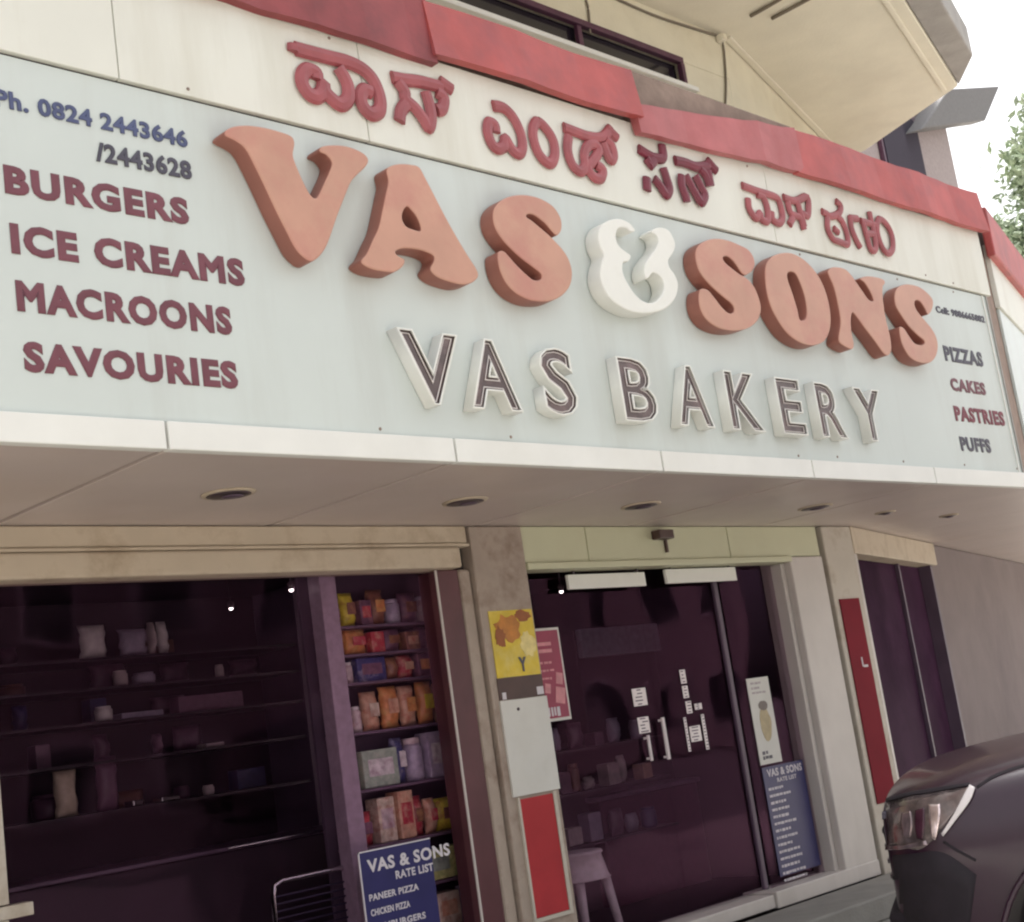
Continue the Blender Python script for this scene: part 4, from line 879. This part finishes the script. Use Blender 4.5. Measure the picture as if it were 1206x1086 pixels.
tree('pale green tree in the distance at the right edge above the canopy', (d.x, d.y, 0), zc + 1.0, 1.8, 5, 24000)

# unseen other side of the street, added for the shop glass to mirror
def facing(label, x0, x1, y, h, m, seed):
    t = thing('unseen_building', label, 'building', ((x0 + x1) / 2, y - 4, 0)); r_ = random.Random(seed)
    mb = MB(); mb.box(x0, x1, y - 8, y, 0, h); w_ = mb.build('wall', m, t, 0.03)
    for fl in range(int(h // 3.2)):
        n_ = int((x1 - x0) // 2.4)
        for k in range(n_):
            cx_ = x0 + (x1 - x0) * (k + .5) / n_; zz = .9 + fl * 3.2
            mb = MB(); mb.box(cx_ - .6, cx_ + .6, y + .002, y + .06, zz, zz + 1.4); f_ = mb.build('window', M['white_strip'], t)
            mb = MB(); mb.box(cx_ - .52, cx_ + .52, y + .061, y + .07, zz + .07, zz + 1.33); mb.build('pane', M['car_glass'], f_)
    mb = MB(); mb.box(x0 - .2, x1 + .2, y - 8.2, y + .5, h + .001, h + .3); mb.build('roof', M['grey_edge'], t, 0.02)
facing('unseen two storey grey house across the street, added for the shop glass to mirror', 9, 19, -14, 6.6, M['plaster'], 1)
facing('unseen tall beige block across the street, added for the shop glass to mirror', 24, 38, -17, 10.0, tone('beige_house', (0.42, 0.35, 0.33)), 2)
tree('unseen leafy tree across the road, added for the left shop window to mirror', (5.5, -11, -.12), 6.5, 2.4, 15, 2500)
tree('second unseen tree across the road, added for the entrance glass to mirror', (21.5, -12, -.12), 7.5, 2.8, 16, 2500)

# ================================================================== the car
hd = math.radians(117)
hv = Vector((math.cos(hd), math.sin(hd), 0)); lvv = Vector((-math.sin(hd), math.cos(hd), 0))
d = ray(1093, 962); d = d * (5.75 / math.hypot(d.x, d.y))
org = Vector((d.x, d.y, 0)) - hv * (-0.20) - lvv * 0.87
CARM = Matrix(((hv.x, lvv.x, 0, org.x), (hv.y, lvv.y, 0, org.y), (0, 0, 1, 0), (0, 0, 0, 1)))
CAR = thing('parked_car', 'dark plum sports utility car parked nose-in at the right, beside the shop door', 'car', org)
CAR.rotation_euler = (0, 0, hd)
def cpart(mb_or_me, name, m, parent=None, smooth=True, bevel=0.0):
    """geometry given in the car's own coordinates: x forward from the nose, y left, z up"""
    if isinstance(mb_or_me, MB):
        me = bpy.data.meshes.new(name); bmesh.ops.recalc_face_normals(mb_or_me.bm, faces=mb_or_me.bm.faces[:]); mb_or_me.bm.to_mesh(me); mb_or_me.bm.free()
    else: me = mb_or_me
    me.materials.clear(); me.materials.append(m)
    for p in me.polygons: p.use_smooth = smooth
    o = bpy.data.objects.new(name, me); COL.objects.link(o); o.parent = parent or CAR
    if bevel: b = o.modifiers.new('bevel', 'BEVEL'); b.width = bevel; b.segments = 2; b.limit_method = 'ANGLE'
    return o
ST_ = [(0.0, .60, .93, .46), (-.02, .66, .97, .40), (-.10, .79, 1.03, .34), (-.25, .88, 1.075, .30), (-.5, .915, 1.11, .28), (-.85, .925, 1.135, .28), (-1.2, .925, 1.16, .28), (-2.0, .925, 1.17, .28), (-3.0, .925, 1.18, .28), (-3.8, .92, 1.17, .29), (-4.3, .88, 1.13, .33), (-4.45, .80, 1.05, .40)]
TF = [(.90, 0.0), (.965, .08), (1.0, .30), (1.0, .60), (.985, .78), (.94, .90), (.84, .965), (.55, 1.0), (.0, 1.02)]
bm = bmesh.new(); rows = []
for x, w, zt, zb in ST_:
    half = [(f * w, zb + t * (zt - zb)) for f, t in TF]
    sec = [(y, z) for y, z in half] + [(-y, z) for y, z in half[-2::-1]]
    rows.append([bm.verts.new((x, y, z)) for y, z in sec])
n = len(rows[0])
for a, b in zip(rows, rows[1:]):
    for k in range(n - 1): bm.faces.new((a[k], a[k + 1], b[k + 1], b[k]))
    bm.faces.new((a[n - 1], a[0], b[0], b[n - 1]))
bm.faces.new(rows[0]); bm.faces.new(rows[-1][::-1])
bmesh.ops.recalc_face_normals(bm, faces=bm.faces[:])
me = bpy.data.meshes.new('body'); bm.to_mesh(me); bm.free()
tmp = bpy.data.objects.new('body', me); COL.objects.link(tmp)
ss = tmp.modifiers.new('s', 'SUBSURF'); ss.levels = 3; ss.render_levels = 3
cut = []
for x in (-.80, -3.55):
    for sy in (-1, 1):
        c = MB(); c.lathe([(0.42, 0), (0.42, .5)], (x, sy * .62, .37), (0, sy, 0), 48)
        cme = bpy.data.meshes.new('cut'); bmesh.ops.recalc_face_normals(c.bm, faces=c.bm.faces[:]); c.bm.to_mesh(cme); c.bm.free()
        co = bpy.data.objects.new('cut', cme); COL.objects.link(co); cut.append(co)
        bo = tmp.modifiers.new('b', 'BOOLEAN'); bo.operation = 'DIFFERENCE'; bo.object = co; bo.solver = 'EXACT'
bpy.context.view_layer.update()
body = bpy.data.meshes.new_from_object(tmp.evaluated_get(bpy.context.evaluated_depsgraph_get()))
bpy.data.objects.remove(tmp)
for c in cut: bpy.data.objects.remove(c)
bb = bmesh.new(); bb.from_mesh(body); TREE = BVHTree.FromBMesh(bb); bb.free()
bodyo = cpart(body, 'body', M['paint'])
body.set_sharp_from_angle(angle=math.radians(40))
INV = CARM.inverted(); E_L = INV @ EYE
def cast(x, y):
    dl = (INV.to_3x3() @ ray(x, y)).normalized(); h = TREE.ray_cast(E_L, dl)
    return (h[0], h[1]) if h[0] else None
def side_patch(name, m, top, bot, lift, parent=None, mirror=True, nv=6, smooth=True):
    """a panel hugging the body between two curves seen on its left flank, and its twin on the right"""
    T = smooth_path(top, 6); Bt = smooth_path(bot, 6); out = None
    for sgn in ((1, -1) if mirror else (1,)):
        bm = bmesh.new(); rows = []
        for a, b in zip(T, Bt):
            row = []
            for j in range(nv + 1):
                p = a.lerp(b, j / nv); h = cast(p.x, p.y)
                if h is None: row.append(None); continue
                q = h[0] + h[1] * lift; row.append(bm.verts.new((q.x, q.y * sgn, q.z)))
            rows.append(row)
        for r0, r1 in zip(rows, rows[1:]):
            for k in range(nv):
                v = (r0[k], r0[k + 1], r1[k + 1], r1[k])
                if all(v): bm.faces.new(v)
        bmesh.ops.recalc_face_normals(bm, faces=bm.faces[:])
        me = bpy.data.meshes.new(name); bm.to_mesh(me); bm.free()
        o = cpart(me, name, m, parent[0 if sgn == 1 else 1] if parent else None, smooth)
        sd = o.modifiers.new('t', 'SOLIDIFY'); sd.thickness = 0.006; sd.offset = -1
        out = (out or []) + [o]
    return out
HL = side_patch('headlight', M['smoke'], [(1040, 948), (1070, 940), (1105, 934), (1146, 927)], [(1042, 1000), (1068, 999), (1092, 996), (1138, 940)], 0.006)
side_patch('light_strip', M['lens_white'], [(1143, 926), (1136, 938), (1124, 960), (1110, 982)], [(1149, 929), (1143, 944), (1128, 964), (1112, 985)], 0.012, HL)
side_patch('reflector', M['lamp_silver'], [(1095, 948), (1096, 965), (1099, 988)], [(1108, 948), (1108, 962), (1103, 990)], 0.010, HL)
side_patch('reflector', M['smoke_light'], [(1064, 958), (1063, 970), (1066, 986)], [(1074, 956), (1076, 970), (1074, 986)], 0.010, HL)
side_patch('reflector', M['smoke_dark'], [(1080, 955), (1079, 972), (1082, 988)], [(1090, 952), (1090, 972), (1088, 989)], 0.010, HL)
side_patch('chrome_edge', M['smoke_light'], [(1042, 996), (1066, 995), (1092, 990)], [(1042, 1001), (1066, 1000), (1094, 995)], 0.012, HL)
side_patch('lamp_rim', M['rubber'], [(1040, 943), (1070, 935), (1105, 929), (1142, 923)], [(1040, 947), (1070, 939), (1105, 933), (1143, 926)], 0.008, HL)
side_patch('bonnet_line', M['rubber'], [(1150, 926), (1172, 912), (1206, 900), (1260, 888)], [(1151, 929), (1173, 915.5), (1206, 903.5), (1260, 891)], 0.002)
side_patch('bumper_line', M['rubber'], [(1112, 990), (1128, 1000), (1150, 1012)], [(1111, 993), (1127, 1003), (1149, 1015)], 0.002)
side_patch('lower_cladding', M['rubber'], [(1044, 1008), (1070, 1006), (1110, 1004), (1150, 1030)], [(1044, 1180), (1070, 1180), (1105, 1180), (1130, 1180)], 0.004)
# bumper, grille, bonnet line, fender flare
g_ = MB(); g_.hexa([(-.01, -.45, .62), (-.01, .45, .62), (-.2, .45, .62), (-.2, -.45, .62), (.012, -.42, .86), (.012, .42, .86), (-.2, .42, .86), (-.2, -.42, .86)]); gr_ = cpart(g_, 'grille', M['rubber'], smooth=False, bevel=0.01)
g_ = MB()
for z in (.66, .72, .78, .84): g_.box(.004, .014, -.40, .40, z - .008, z + .008)
cpart(g_, 'grille_bar', M['dark_metal'], gr_, smooth=False)
g_ = MB(); g_.hexa([(.02, -.62, .36), (.02, .62, .36), (-.25, .80, .36), (-.25, -.80, .36), (.035, -.62, .56), (.035, .62, .56), (-.22, .86, .56), (-.22, -.86, .56)]); cpart(g_, 'bumper', M['rubber'], smooth=False, bevel=0.03)
for x in (-.80, -3.55):
    for sy in (1, -1):
        f_ = MB(); pts = [(x + 0.432 * math.cos(a), sy * .923, .37 + 0.432 * math.sin(a)) for a in [math.radians(-15 + 210 * i / 28) for i in range(29)]]
        f_.tube(pts, 0.011, 8); cpart(f_, 'wheel_arch_trim', M['paint'])
        wl = MB(); wl.lathe([(.20, -.09), (.33, -.11), (.355, -.09), (.36, 0), (.355, .09), (.33, .11), (.21, .10)], (x, sy * .80, .361), (0, sy, 0), 40); tyre = cpart(wl, 'wheel', M['rubber'])
        rm = MB(); rm.lathe([(.205, .06), (.215, .105), (.20, .11), (.19, .07), (.06, .085), (.05, .10), (.02, .102)], (x, sy * .80, .361), (0, sy, 0), 40); rim = cpart(rm, 'rim', M['steel'], tyre)
# cabin
cb = MB(); cb.hexa([(-1.25, -.86, 1.14), (-1.25, .86, 1.14), (-4.35, .84, 1.12), (-4.35, -.84, 1.12), (-2.05, -.66, 1.78), (-2.05, .66, 1.78), (-4.1, .66, 1.76), (-4.1, -.66, 1.76)]); cpart(cb, 'cabin', M['paint'], smooth=False, bevel=0.06)
def quad(name, pts, m):
    q = MB(); vs = [q.bm.verts.new(p) for p in pts]; q.bm.faces.new(vs); o = cpart(q, name, m, smooth=False)
    sd = o.modifiers.new('t', 'SOLIDIFY'); sd.thickness = 0.012; sd.offset = 0; return o
quad('windscreen', [(-1.37, -.74, 1.24), (-1.37, .74, 1.24), (-1.98, .60, 1.735), (-1.98, -.60, 1.735)], M['car_glass'])
for sy in (1, -1):
    yo = lambda z: sy * (.865 - (z - 1.14) * (.20 / .64) + .004)
    quad('side_window', [(-1.75, yo(1.24), 1.24), (-2.75, yo(1.24), 1.24), (-2.75, yo(1.68), 1.68), (-2.2, yo(1.68), 1.68)], M['car_glass'])
    quad('side_window', [(-2.85, yo(1.24), 1.24), (-3.8, yo(1.24), 1.24), (-3.7, yo(1.68), 1.68), (-2.85, yo(1.68), 1.68)], M['car_glass'])
    mr = MB(); mr.hexa([(-1.62, sy * .90, 1.20), (-1.50, sy * .90, 1.20), (-1.50, sy * 1.08, 1.20), (-1.62, sy * 1.08, 1.20), (-1.63, sy * .92, 1.34), (-1.53, sy * .92, 1.34), (-1.53, sy * 1.07, 1.34), (-1.63, sy * 1.07, 1.34)]); cpart(mr, 'wing_mirror', M['paint'], bevel=0.03)
